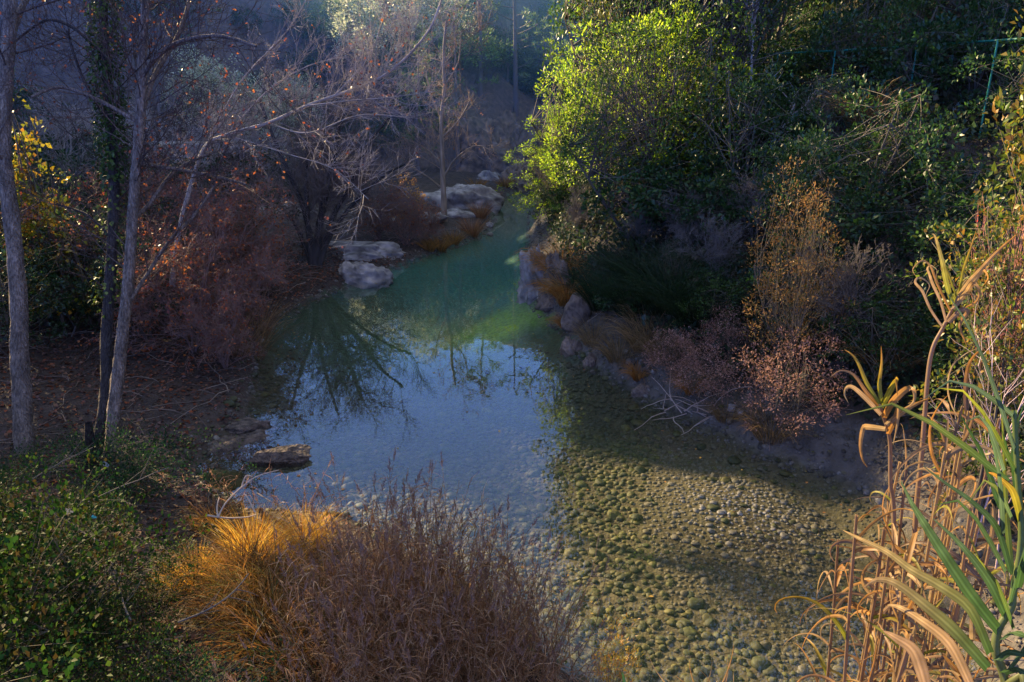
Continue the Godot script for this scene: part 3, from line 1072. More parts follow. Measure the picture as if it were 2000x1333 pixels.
func build_far() -> void:
	var pg := [Color(0.14, 0.20, 0.07), Color(0.20, 0.26, 0.10), Color(0.09, 0.15, 0.05)]
	P.pine = pine(10.0, 0.16, 0.22, 2.4, 6, pg, M.needle)
	P.pine_b = pine(8.0, 0.14, 0.25, 2.2, 6, pg, M.needle, 0.7)
	P.far_bush = leafy(2.2, 1.5, 60, 26, 0.13, 0.08, [Color(0.05, 0.09, 0.03), Color(0.12, 0.16, 0.06), Color(0.03, 0.05, 0.025)], M.leaf_dull, 41, -0.3, 0.5, 0.35)
	P.far_pale = leafy(6.0, 2.0, 170, 28, 0.17, 0.08, [Color(0.46, 0.52, 0.30), Color(0.58, 0.58, 0.40)], M.leaf, 42, -0.6, 0.5, 0.45, 0.4)
	var o := bare(3, [9, 6, 5, 0], Color(0.16, 0.135, 0.12), Color(0.21, 0.17, 0.15))
	o.rmin = 0.012
	P.far_bare = woody(o, 3.2, 0.09)
	put(P.pine, "pine_tree", "tall thin pine on the far slope, left of the two straight pines", "pine", on(Vector2(-1.96, -49.64)), 0.3, Vector3(1, 1.05, 1))
	put(P.pine, "pine_tree", "tall thin pine on the far slope, right of the two straight pines", "pine", on(Vector2(0.26, -50.34)), 2.3, Vector3(1.15, 1.15, 1.15))
	put(P.pine_b, "pine_tree", "small sunlit pale pine standing alone near the top centre", "pine", on(Vector2(-11.02, -52.54)), 1.0, Vector3(0.8, 0.95, 0.8))
	put(P.far_pale, "broadleaf_tree", "pale silvery green tree with a wide sunlit crown at the top centre", "tree", on(Vector2(-7.61, -51.13)), 1.0, Vector3(1.5, 1.15, 1.5))
	put(P.far_pale, "broadleaf_tree", "pale green tree right of the wide silvery crown", "tree", on(Vector2(-4.77, -50.36)), 2.2, Vector3(1.1, 1.0, 1.1))
	put(P.far_pale, "broadleaf_tree", "pale grey-green tree left of the wide silvery crown", "tree", on(Vector2(-9.73, -52.33)), 4.2, Vector3(0.9, 0.9, 0.9))
	put(P.far_bush, "shrub", "sunlit yellow-green bush between the feet of the two straight pines", "shrub", on(Vector2(-2.23, -50.26)), 0.0, Vector3(1.4, 1.2, 1.4), "", mat("leaf_lit", Color(2.2, 2.4, 1.3), 0.5, 0.9))  # brighter copy of the leaf material, sunlight put into its tint
	put(P.far_bare, "bare_tree", "leafless purple-brown tree beside the small pale pine", "tree", on(Vector2(-9.51, -51.8)), 0.4, Vector3(1, 1, 1))
	var kinds := [["pine", "pine_tree", "hazy pine on the distant hillside", "pine", "pines on the distant hillside"], ["far_bush", "shrub", "hazy bush on the distant hillside", "shrub", "bushes on the distant hillside"], ["far_bare", "bare_tree", "hazy leafless tree on the distant hillside", "tree", "leafless trees on the distant hillside"], ["pine_b", "pine_tree", "hazy bushy pine on the distant hillside", "pine", "bushy pines on the distant hillside"]]
	var made := 0
	var guard := 0
	while made < 300 and guard < 6000:
		guard += 1
		var q := Vector2(R(-45, 20), R(-75, -26)) if made < 150 else (Vector2(R(-16, 12), R(-66, -47)) if made < 260 else Vector2(R(-80, 24), R(-120, -40)))
		if q.y > -40.0 and q.x > -14.0:
			continue
		var rv := river(q.x, q.y)
		if rv.x < 4.0:
			continue
		if rv.y > 0.5 and q.y > -46.0:
			continue
		var p := on(q, 0.1)
		if not in_view(p, 0.12) and not in_view(Vector3(p.x, -p.y, p.z), 0.1):
			continue
		var k: Array = kinds[[1, 1, 1, 0, 2, 1, 3][rng.randi() % 7]]
		var line := 0.669 * q.x - 0.743 * q.y
		if q.y > -46.0 and line > 10.3 and line < 14.0 or q.y > -46.0 and line > 15.4 and rng.randf() < 0.5:
			continue
		if k[0] != "far_bush" and (q.y > -45.0 and line < 10.0 or line > 27.0 and line < 42.0 and q.x < -9.0):
			continue
		var s := R(0.6, 1.15)
		var tall: float = {"pine": 10.0, "pine_b": 8.0, "far_bare": 6.0, "far_bush": 2.2}[k[0]]
		if q.x / -q.y > -0.34 and atan2(p.y + tall * s + 6.0, q.length()) > deg_to_rad(17.3 + 2.0 * smoothstep(-0.2, -0.08, q.x / -q.y)):
			continue
		var spot: String = (" left of the leaning trunk" if q.x / -q.y < -0.6 else (" behind the left trunks" if q.x / -q.y < -0.4 else (" behind the arching tree" if q.x / -q.y < -0.18 else (" behind the two straight pines" if q.x / -q.y < 0.04 else " behind the wooded point")))) + (", nearer" if q.y > -50.0 else (", halfway up" if q.y > -60.0 else ", near the ridge"))
		put(P[k[0]], k[1], k[2] + spot, k[3], p, R(0, TAU), Vector3(s, s * R(0.85, 1.15), s), k[4] + spot)
		made += 1

func build_left() -> void:
	var grey := Color(0.37, 0.30, 0.24)
	var dark := Color(0.10, 0.08, 0.07)
	var red := [Color(0.34, 0.085, 0.03), Color(0.22, 0.055, 0.03), Color(0.48, 0.17, 0.04), Color(0.16, 0.06, 0.045)]
	var o := bare(4, [0, 0, 5, 4, 0], grey, Color(0.22, 0.15, 0.13), 0.14, 0.06, red)
	o.bark = M.bark_pale
	o.taper = 0.6
	# pale trunk at the left edge
	tree_on("tree", "pale grey trunk leaning at the left edge, the nearest to the camera", "tree", [[Vector3(-7.64, 0.15, -10.78), Vector3(-7.71, 0.65, -10.95), Vector3(-7.74, 1.19, -11.14), Vector3(-7.78, 1.95, -11.4), Vector3(-7.79, 2.56, -11.61), Vector3(-7.86, 3.48, -11.93), Vector3(-7.96, 4.24, -12.19), Vector3(-8.03, 4.85, -12.4), Vector3(-8.02, 5.62, -12.67), Vector3(-7.95, 6.46, -12.96), Vector3(-7.91, 7.6, -13.35), Vector3(-7.82, 9.44, -13.99)], [Vector3(-7.95, 6.46, -12.96), Vector3(-7.95, 7.02, -13.47), Vector3(-7.8, 7.68, -14.02), Vector3(-7.38, 8.54, -14.63)], [Vector3(-8.03, 4.85, -12.4), Vector3(-8.18, 5.78, -12.14), Vector3(-8.23, 6.49, -11.8)]], [0.15, 0.06, 0.05], o, 26, 1.6, 0.45)
	tree_on("tree", "straight pale trunk standing right of the ivy-clad one on the left bank", "tree", [[Vector3(-6.22, 0.44, -10.67), Vector3(-6.18, 1.11, -10.9), Vector3(-6.12, 1.64, -11.08), Vector3(-6.04, 2.32, -11.32), Vector3(-5.96, 3.07, -11.58), Vector3(-5.91, 3.67, -11.78), Vector3(-5.87, 4.27, -11.99), Vector3(-5.82, 4.87, -12.2), Vector3(-5.76, 5.77, -12.51), Vector3(-5.72, 6.68, -12.82), Vector3(-5.66, 7.88, -13.24), Vector3(-5.6, 9.68, -13.86)], [Vector3(-5.92, 2.73, -11.46), Vector3(-5.77, 3.03, -11.75), Vector3(-5.48, 3.52, -12.1), Vector3(-5.15, 3.88, -12.41), Vector3(-4.88, 4.33, -12.75)], [Vector3(-5.86, 4.61, -12.11), Vector3(-5.86, 4.68, -12.37), Vector3(-5.47, 4.6, -12.58), Vector3(-4.87, 4.45, -12.77), Vector3(-4.45, 4.3, -12.95)], [Vector3(-5.79, 5.36, -12.37), Vector3(-5.77, 6, -13.05), Vector3(-5.54, 6.72, -13.76), Vector3(-5.47, 7.58, -14.51)], [Vector3(-5.79, 5.32, -12.35), Vector3(-6.23, 5.63, -12.21), Vector3(-6.72, 5.85, -12.04), Vector3(-7.03, 5.72, -11.75)], [Vector3(-5.7, 6.98, -12.93), Vector3(-5.3, 7.46, -13.41), Vector3(-4.43, 7.89, -13.88)], [Vector3(-5.89, 3.9, -11.86), Vector3(-5.8, 4.07, -12.27), Vector3(-5.54, 4.53, -12.79), Vector3(-5.08, 4.78, -13.22)], [Vector3(-5.76, 6, -12.59), Vector3(-5.27, 6.44, -12.6), Vector3(-4.51, 6.59, -12.51), Vector3(-3.84, 6.43, -12.32)]], [0.10, 0.035, 0.04, 0.05, 0.035, 0.04, 0.04, 0.04], o, 150, 1.5, 0.3)
	var od := o.duplicate()
	od.c0 = dark
	od.c1 = Color(0.16, 0.11, 0.09)
	var ivt := tree_on("tree", "dark trunk wrapped in ivy beside the straight pale trunk", "tree", [[Vector3(-6.66, 0.04, -10.74), Vector3(-6.51, 0.65, -10.96), Vector3(-6.42, 1.33, -11.21), Vector3(-6.42, 2.12, -11.49), Vector3(-6.37, 3.01, -11.81), Vector3(-6.33, 3.7, -12.05), Vector3(-6.32, 4.46, -12.33), Vector3(-6.37, 5.23, -12.6), Vector3(-6.44, 6, -12.88), Vector3(-6.49, 6.77, -13.15), Vector3(-6.53, 7.77, -13.51), Vector3(-6.6, 9.62, -14.16)], [Vector3(-6.47, 6.23, -12.99), Vector3(-7.06, 6.71, -13.4), Vector3(-7.7, 6.88, -13.7), Vector3(-8.36, 6.57, -13.84)], [Vector3(-6.41, 5.31, -12.67), Vector3(-6.79, 6, -12.8), Vector3(-6.97, 6.68, -12.93)], [Vector3(-6.31, 3.55, -11.96), Vector3(-6.82, 3.9, -12.29), Vector3(-7.43, 4.03, -12.54)]], [0.10, 0.03, 0.03, 0.025], od, 60, 1.3, 0.3)
	var green := [Color(0.02, 0.055, 0.012), Color(0.035, 0.08, 0.015), Color(0.06, 0.12, 0.02)]
	var pth := []
	for q in [Vector3(-6.31, 4.5, -12.34), Vector3(-6.37, 5.23, -12.6), Vector3(-6.44, 6, -12.87), Vector3(-6.48, 6.77, -13.15), Vector3(-6.53, 7.77, -13.51), Vector3(-6.6, 9.47, -14.1)]:
		pth.append(q - ivt.position)
	part("ivy", ivy_on(curve(pth), 0.2, 2600, 0.075, green), M.leaf, ivt.get_node("trunk"), true)
	pth = []
	for q in [Vector3(-6.37, 2.64, -11.64), Vector3(-6.35, 3.02, -11.77), Vector3(-6.3, 3.71, -12.01), Vector3(-6.29, 4.51, -12.29)]:
		pth.append(q - ivt.position)
	part("ivy", ivy_on(curve(pth), 0.2, 260, 0.07, [Color(0.12, 0.16, 0.02), Color(0.06, 0.1, 0.02)]), M.leaf, ivt.get_node("trunk"), true)
	# dark stump between the trunks
	var st := thing("stump", "short dark broken stump at the foot of the ivy-clad trunk", "stump", on(Vector2(-6.43, -10.39)))
	var sb := Bag.new()
	sb.tube(PackedVector3Array([Vector3(0, -0.1, 0), Vector3(0.04, 0.25, 0), Vector3(0.10, 0.55, 0.02), Vector3(0.13, 0.8, 0.02)]), 0.12, 0.05, 9, Color(0.05, 0.04, 0.035), Color(0.08, 0.06, 0.05))
	part("trunk", sb, M.bark_pale, st)
	# arching bare tree with sunlit twigs
	var ob := bare(4, [0, 0, 7, 5, 0], Color(0.28, 0.25, 0.22), Color(0.36, 0.31, 0.27), 0.03, 0.07, red)
	ob.rmin = 0.0035
	ob.bias = Vector3(0.35, 0.25, 0)
	ob.amax = 48.0
	tree_on("bare_tree", "arching leafless tree reaching out over the river from the left bank", "tree", [[Vector3(-7.33, 1.73, -15.98), Vector3(-7.16, 2.59, -16.13), Vector3(-6.92, 3.44, -16.28), Vector3(-6.47, 4.56, -16.52), Vector3(-5.95, 4.85, -16.48), Vector3(-5.02, 5.1, -16.42), Vector3(-4.19, 5.44, -16.4), Vector3(-3.45, 5.68, -16.34), Vector3(-2.77, 5.92, -16.27), Vector3(-2.19, 6.29, -16.26), Vector3(-1.62, 6.9, -16.32), Vector3(-1.32, 7.61, -16.42)], [Vector3(-4.11, 5.45, -16.1), Vector3(-3.13, 5.56, -15.86), Vector3(-2.38, 5.62, -15.6), Vector3(-1.46, 5.74, -15.36)], [Vector3(-3.58, 5.61, -16.05), Vector3(-2.84, 6.38, -16.21), Vector3(-2.5, 7.24, -16.4), Vector3(-2.3, 7.99, -16.55)], [Vector3(-5.08, 5.09, -16.61), Vector3(-4.19, 4.91, -16.2), Vector3(-3.07, 5.27, -15.97), Vector3(-2, 5.24, -15.61)], [Vector3(-6.04, 4.83, -16.73), Vector3(-5.11, 5.7, -16.75), Vector3(-4.19, 6.2, -16.64), Vector3(-3.29, 6.39, -16.43)], [Vector3(-6.43, 4.56, -16.43), Vector3(-5.62, 5.9, -16.75), Vector3(-4.62, 6.89, -16.95), Vector3(-3.96, 7.87, -17.15)], [Vector3(-5.96, 4.85, -16.53), Vector3(-4.59, 4.52, -15.99), Vector3(-3.55, 4.27, -15.48), Vector3(-2.77, 3.76, -14.88)]], [0.052, 0.016, 0.015, 0.017, 0.018, 0.02, 0.014], ob, 150, 1.2, 0.2)
	# the many-stemmed tree by the rounded boulder
	var om := bare(4, [0, 0, 6, 5, 0], Color(0.035, 0.03, 0.028), Color(0.16, 0.12, 0.10))
	om.rmin = 0.006
	tree_on("bare_tree", "leafless tree of several dark stems fanning up beside the rounded boulder", "tree", [[Vector3(-6.34, 0.02, -23.96), Vector3(-6.28, 0.72, -24.2), Vector3(-6.15, 1.65, -24.52), Vector3(-5.92, 2.74, -24.9), Vector3(-5.67, 3.82, -25.27), Vector3(-5.46, 5.22, -25.76)], [Vector3(-6.38, 0.06, -23.98), Vector3(-6.45, 1.04, -24.23), Vector3(-6.69, 2.14, -24.52), Vector3(-7.16, 3.23, -24.81), Vector3(-7.62, 4.31, -25.1), Vector3(-8, 5.39, -25.39)], [Vector3(-6.28, 0.06, -23.98), Vector3(-6.1, 0.86, -24.33), Vector3(-5.76, 1.78, -24.74), Vector3(-5.14, 2.86, -25.19), Vector3(-4.66, 3.95, -25.66), Vector3(-4.01, 4.74, -26.01)], [Vector3(-6.41, 0.1, -23.99), Vector3(-6.48, 0.9, -24.14), Vector3(-6.51, 1.84, -24.34), Vector3(-6.51, 2.94, -24.59), Vector3(-6.44, 4.17, -24.88), Vector3(-6.25, 5.54, -25.23)], [Vector3(-6.21, 0.06, -23.98), Vector3(-5.94, 1.01, -24.41), Vector3(-5.3, 1.93, -24.83), Vector3(-4.32, 2.85, -25.26), Vector3(-3.51, 3.31, -25.52)], [Vector3(-6.44, 0.1, -23.99), Vector3(-6.62, 0.71, -24.25), Vector3(-7.09, 1.63, -24.62), Vector3(-7.77, 2.25, -24.89), Vector3(-8.45, 2.55, -25.05)]], [0.15, 0.11, 0.11, 0.10, 0.09, 0.08], om, 260, 1.6, 0.4)
	# slim bare tree on the far left bank
	var os := bare(4, [0, 0, 6, 4, 0], Color(0.20, 0.15, 0.11), Color(0.24, 0.17, 0.13), 0.06, 0.08, [Color(0.25, 0.11, 0.06)])
	os.rmin = 0.007
	tree_on("bare_tree", "slim leafless tree standing alone on the far left bank above the orange grass", "tree", [[Vector3(-2.8, 0.02, -31.79), Vector3(-2.84, 0.95, -32.11), Vector3(-2.89, 1.96, -32.46), Vector3(-2.93, 3.17, -32.87), Vector3(-2.95, 4.38, -33.29), Vector3(-2.82, 5.59, -33.71), Vector3(-2.86, 6.81, -34.13), Vector3(-2.74, 8.22, -34.62)], [Vector3(-2.89, 1.96, -32.46), Vector3(-2.34, 2.78, -32.56), Vector3(-1.48, 3.3, -32.57), Vector3(-0.63, 3.01, -32.29)], [Vector3(-2.91, 2.56, -32.67), Vector3(-3.66, 3.15, -33.13), Vector3(-4.56, 3.53, -33.53)], [Vector3(-2.95, 4.38, -33.29), Vector3(-3.42, 5.39, -33.64), Vector3(-3.63, 6.6, -34.06)], [Vector3(-2.93, 3.57, -33.01), Vector3(-2.14, 4.38, -33.29), Vector3(-1.6, 5.39, -33.64)], [Vector3(-2.82, 5.59, -33.71), Vector3(-2.24, 6.6, -34.06), Vector3(-2.14, 7.82, -34.48)], [Vector3(-2.86, 1.55, -32.32), Vector3(-3.51, 2.08, -32.29), Vector3(-4.22, 2.51, -32.22)]], [0.13, 0.045, 0.045, 0.05, 0.05, 0.04, 0.04], os, 70, 1.5, 0.3)
	# bare and brown undergrowth
	var br := bare(4, [9, 6, 5, 3, 0], Color(0.17, 0.11, 0.09), Color(0.22, 0.13, 0.10), 0.10, 0.06, red)
	br.trunks = 5
	br.trop = 0.0
	br.from = 0.1
	P.brown_bush = woody(br, 1.7, 0.018, Vector3(0, 1, 0))
	br.leafy = 0.2
	P.red_bush = woody(br, 1.9, 0.018)
	br.leafy = 0.3
	br.pal = [Color(0.62, 0.36, 0.04), Color(0.5, 0.22, 0.03)]
	P.yellow_bush = woody(br, 1.6, 0.016)
	var bm := bare(4, [9, 7, 5, 4, 0], Color(0.20, 0.17, 0.145), Color(0.33, 0.285, 0.245), 0.03, 0.06, red)
	bm.rmin = 0.0045
	bm.amax = 60.0
	bm.trop = 0.02
	P.bare_mid = woody(bm, 3.4, 0.07)
	for s in [[Vector2(-8.74, -24.82), 1.0, 0.4, "bare twiggy tree left of the many-stemmed tree"], [Vector2(-9.65, -23.64), 1.1, 1.4, "bare twiggy tree behind the reddish bush"], [Vector2(-11.54, -25.41), 1.15, 2.4, "bare twiggy tree right behind the straight pale trunk"], [Vector2(-15.16, -26.38), 1.2, 4.4, "bare twiggy tree between the left trunks"], [Vector2(-9.41, -29.25), 0.9, 5.4, "bare twiggy tree under the arching limb"]]:
		put(P.bare_mid, "bare_tree", s[3], "tree", on(s[0]), s[2], Vector3.ONE * s[1], "", null, Vector2(R(-0.1, 0.1), R(-0.25, 0.05)))
	var spots := [[Vector2(-4.85, -27.62), 1.2, "brown_bush", "brown twiggy bush between the rock shelf and the far water"], [Vector2(-3.88, -27.25), 1.0, "brown_bush", "brown twiggy bush at the water left of the orange grass"], [Vector2(-3.23, -28.15), 0.8, "brown_bush", "low brown twigs just left of the orange grass"], [Vector2(-4.19, -29.7), 1.0, "yellow_bush", "twiggy bush with a few yellow leaves above the far left bank"],
		[Vector2(-7.05, -20.58), 0.9, "brown_bush", "brown thicket leaning over the pool edge"], [Vector2(-7.65, -20.92), 1.4, "red_bush", "reddish bush behind the pool edge thicket"], [Vector2(-7.49, -18.85), 1.5, "red_bush", "reddish thicket right of the straight pale trunk"], [Vector2(-6.47, -17.71), 1.1, "brown_bush", "brown twigs arching over the left of the pool"], [Vector2(-6.97, -15.82), 1.3, "red_bush", "red-leaved bush near the bare earth of the left bank"], [Vector2(-9.42, -20.38), 1.5, "red_bush", "red-leaved bush just behind the straight pale trunk"], [Vector2(-5.99, -14.94), 0.9, "brown_bush", "bare twigs spreading over the waterline of the left bank"], [Vector2(-12.05, -25.41), 1.6, "brown_bush", "brown bush deep behind the straight pale trunk"], [Vector2(-10.49, -17.05), 1.3, "red_bush", "red-leaved bush between the leaning trunk and the ivy-clad one"], [Vector2(-8.3, -36.26), 1.1, "brown_bush", "brown bush behind the many-stemmed tree"]]
	for s in spots:
		put(P[s[2]], "bare_bush", s[3], "bush", on(s[0]), R(0, TAU), Vector3.ONE * s[1])
	# arching dry rods at the pool edge
	var tk := tussock(90, 1.5, 0.7, 0.35, 0.012, [Color(0.20, 0.12, 0.06), Color(0.30, 0.17, 0.07)], M.straw)
	put(tk, "dry_rushes", "tall brown rushes at the left edge of the pool", "rushes", on(Vector2(-5.83, -16.1)), 0.0, Vector3.ONE)
	put(tk, "dry_rushes", "brown rushes with a few sunlit orange tips over the pool", "rushes", on(Vector2(-6.22, -17.84)), 2.0, Vector3.ONE * 1.05)
	put(tk, "dry_rushes", "brown rushes in front of the reddish thicket", "rushes", on(Vector2(-6.13, -15.82)), 4.0, Vector3.ONE * 1.1)
	# evergreen mass behind the left trunks
	var ev := [Color(0.018, 0.045, 0.015), Color(0.035, 0.07, 0.02), Color(0.025, 0.05, 0.025)]
	P.dark_shrub = leafy(2.6, 1.5, 110, 30, 0.10, 0.055, ev, M.leaf, 51)
	P.lit_climber = leafy(2.8, 0.8, 60, 22, 0.10, 0.075, [Color(0.20, 0.22, 0.02), Color(0.34, 0.27, 0.02), Color(0.42, 0.20, 0.02), Color(0.12, 0.17, 0.02)], M.leaf, 52, -0.7, 0.5, 0.22)
	put(P.lit_climber, "climbing_plant", "sunlit yellow-green climber beside the leaning trunk at the left edge", "climber", on(Vector2(-10.54, -16.41)), 0.5, Vector3(1.25, 1.55, 1.1))
	put(P.lit_climber, "climbing_plant", "lower sunlit yellow leaves right of the leaning trunk", "climber", on(Vector2(-9.83, -16.01)), 2.5, Vector3(1.2, 1.1, 1.0))
	for s in [[Vector2(-13.53, -20.02), 1.3, "dark evergreen shrub behind the leaning left trunk"], [Vector2(-14.2, -23.44), 1.3, "dark evergreen shrub between the left trunks"], [Vector2(-9.59, -16.65), 1.0, "black-green shrub low between the left trunks"], [Vector2(-8.93, -19.15), 1.0, "dark green shrub behind the straight pale trunk"], [Vector2(-9.26, -22.58), 1.2, "dark green shrub behind the reddish bush"], [Vector2(-8.92, -25.37), 1.2, "dark shrub left of the many-stemmed tree"], [Vector2(-10, -14.48), 0.9, "shaded shrub at the left edge behind the leaning trunk"], [Vector2(-15.7, -31.3), 1.4, "evergreen shrub high behind the straight pale trunk"], [Vector2(-17.22, -27.4), 1.5, "evergreen shrub below the pale ledge of rock"], [Vector2(-8.22, -16.41), 0.8, "dark low shrub right behind the straight pale trunk's foot"]]:
		put(P.dark_shrub, "evergreen_shrub", s[2], "shrub", on(s[0]), R(0, TAU), Vector3.ONE * s[1])
	# evergreens added on the left slope to block the low sun
	P.blocker_tree = leafy(6.0, 1.7, 170, 28, 0.14, 0.08, ev, M.leaf, 55, -0.85, 0.5, 0.4, 0.35, 0.07)
	var lone := ["added dark sun-blocking evergreen at the left edge behind the climber", "added dark sun-blocking evergreen low behind the leaning trunk", "added small sun-blocking evergreen deep behind the leaning trunk", "added sun-blocking evergreen at the far left edge", "outermost added sun-blocking evergreen on the left", "added low sun-blocking evergreen beside the leaning trunk", "added low sun-blocking evergreen between the leaning and the ivy-clad trunk"]
	for a in [[4.6, 20.5, 4.7, 0], [1.7, 22.0, 7.8, 1], [0.0, 21.0, 8.0, 2], [-1.6, 21.0, 8.4, 3], [-3.3, 20.0, 8.5, 4], [3.3, 18.5, 4.2, 5], [5.6, 19.0, 4.2, 6]]:
		var q := Vector2(-0.743 * a[1] + 0.669 * a[0], -0.669 * a[1] - 0.743 * a[0])
		var p := on(q, 0.2)
		var hh: float = (a[2] - p.y) / 6.8
		put(P.blocker_tree, "sun_blocking_tree", lone[a[3]], "tree", p, R(0, TAU), Vector3(hh, hh, hh) * Vector3(1.1, 1, 1.1))
	# tall trees added so that their unseen crowns block the sun
	var tc := proto()
	var tkb := Bag.new()
	tkb.tube(wander(Vector3(0, -0.4, 0), Vector3.UP, 8.4, 8, 0.03, 0.03), 0.12, 0.06, 8, Color(0.10, 0.08, 0.07), Color(0.12, 0.09, 0.08))
	part("trunk", tkb, M.bark_pale, tc)
	var cp := crown_points(190, 1.75, 1.7, 9.0, -0.8, 0.35, 57)
	var cb := Bag.new()
	for p in cp:
		clump(cb, p, 0.4, 26, 0.14, 0.07, ev, 0.5)
	part("foliage", cb, M.leaf, tc, true)
	for a in [[3.6, 22.0, "added tall slim tree at the left edge, its unseen crown blocking sun"], [4.3, 23.5, "added tall slim tree behind the leaning trunk, its unseen crown blocking sun"]]:
		var q := Vector2(-0.743 * a[1] + 0.669 * a[0], -0.669 * a[1] - 0.743 * a[0])
		put(tc, "added_tall_tree", a[2], "tree", on(q), R(0, TAU), Vector3(1.1, 1.0 if a[0] < 5.0 else 0.84, 1.1))
	# silvery trees seen through the twigs
	for s in [[Vector2(-13.12, -40.01), 0.75, "pale grey-green tree glimpsed through the arching twigs"], [Vector2(-14.63, -38.7), 0.8, "silvery tree glimpsed behind the straight pale trunk"], [Vector2(-11.99, -44.9), 0.7, "silvery tree glimpsed above the many-stemmed tree"]]:
		put(P.far_pale, "broadleaf_tree", s[2], "tree", on(s[0]), R(0, TAU), Vector3.ONE * s[1])
	# grasses on the far left bank
	var gold := [Color(0.42, 0.21, 0.05), Color(0.33, 0.15, 0.04), Color(0.17, 0.12, 0.045)]
	P.gold = tussock(230, 0.8, 0.6, 0.4, 0.016, gold, M.straw)
	P.tawny = tussock(300, 1.3, 0.7, 0.2, 0.016, [Color(0.36, 0.18, 0.08), Color(0.28, 0.13, 0.07)], M.straw)
	for s in [[Vector2(-2.66, -27.61), "gold", 0.95, "orange grass tuft at the far waterline under the slim tree"], [Vector2(-2.22, -28.52), "gold", 0.85, "orange grass tuft right of the slim tree's foot"], [Vector2(-2.99, -27.19), "gold", 0.75, "yellowish grass tuft left of the slim tree's foot"], [Vector2(-1.57, -29.93), "tawny", 0.75, "tawny reeds on the far left bank next to the white stones"], [Vector2(-1.33, -33.1), "tawny", 0.7, "tawny reeds beside the large domed rock"], [Vector2(-1.1, -36.76), "tawny", 0.7, "rust-coloured reeds at the far end of the domed rock"], [Vector2(-1.9, -41.11), "gold", 1.0, "rusty grass under the far pale boulder"], [Vector2(-0.42, -42.63), "gold", 1.0, "rusty grass beside the far cliff block"]]:
		put(P[s[1]], "grass_tussock", s[3], "grass", on(s[0]), R(0, TAU), Vector3.ONE * s[2])

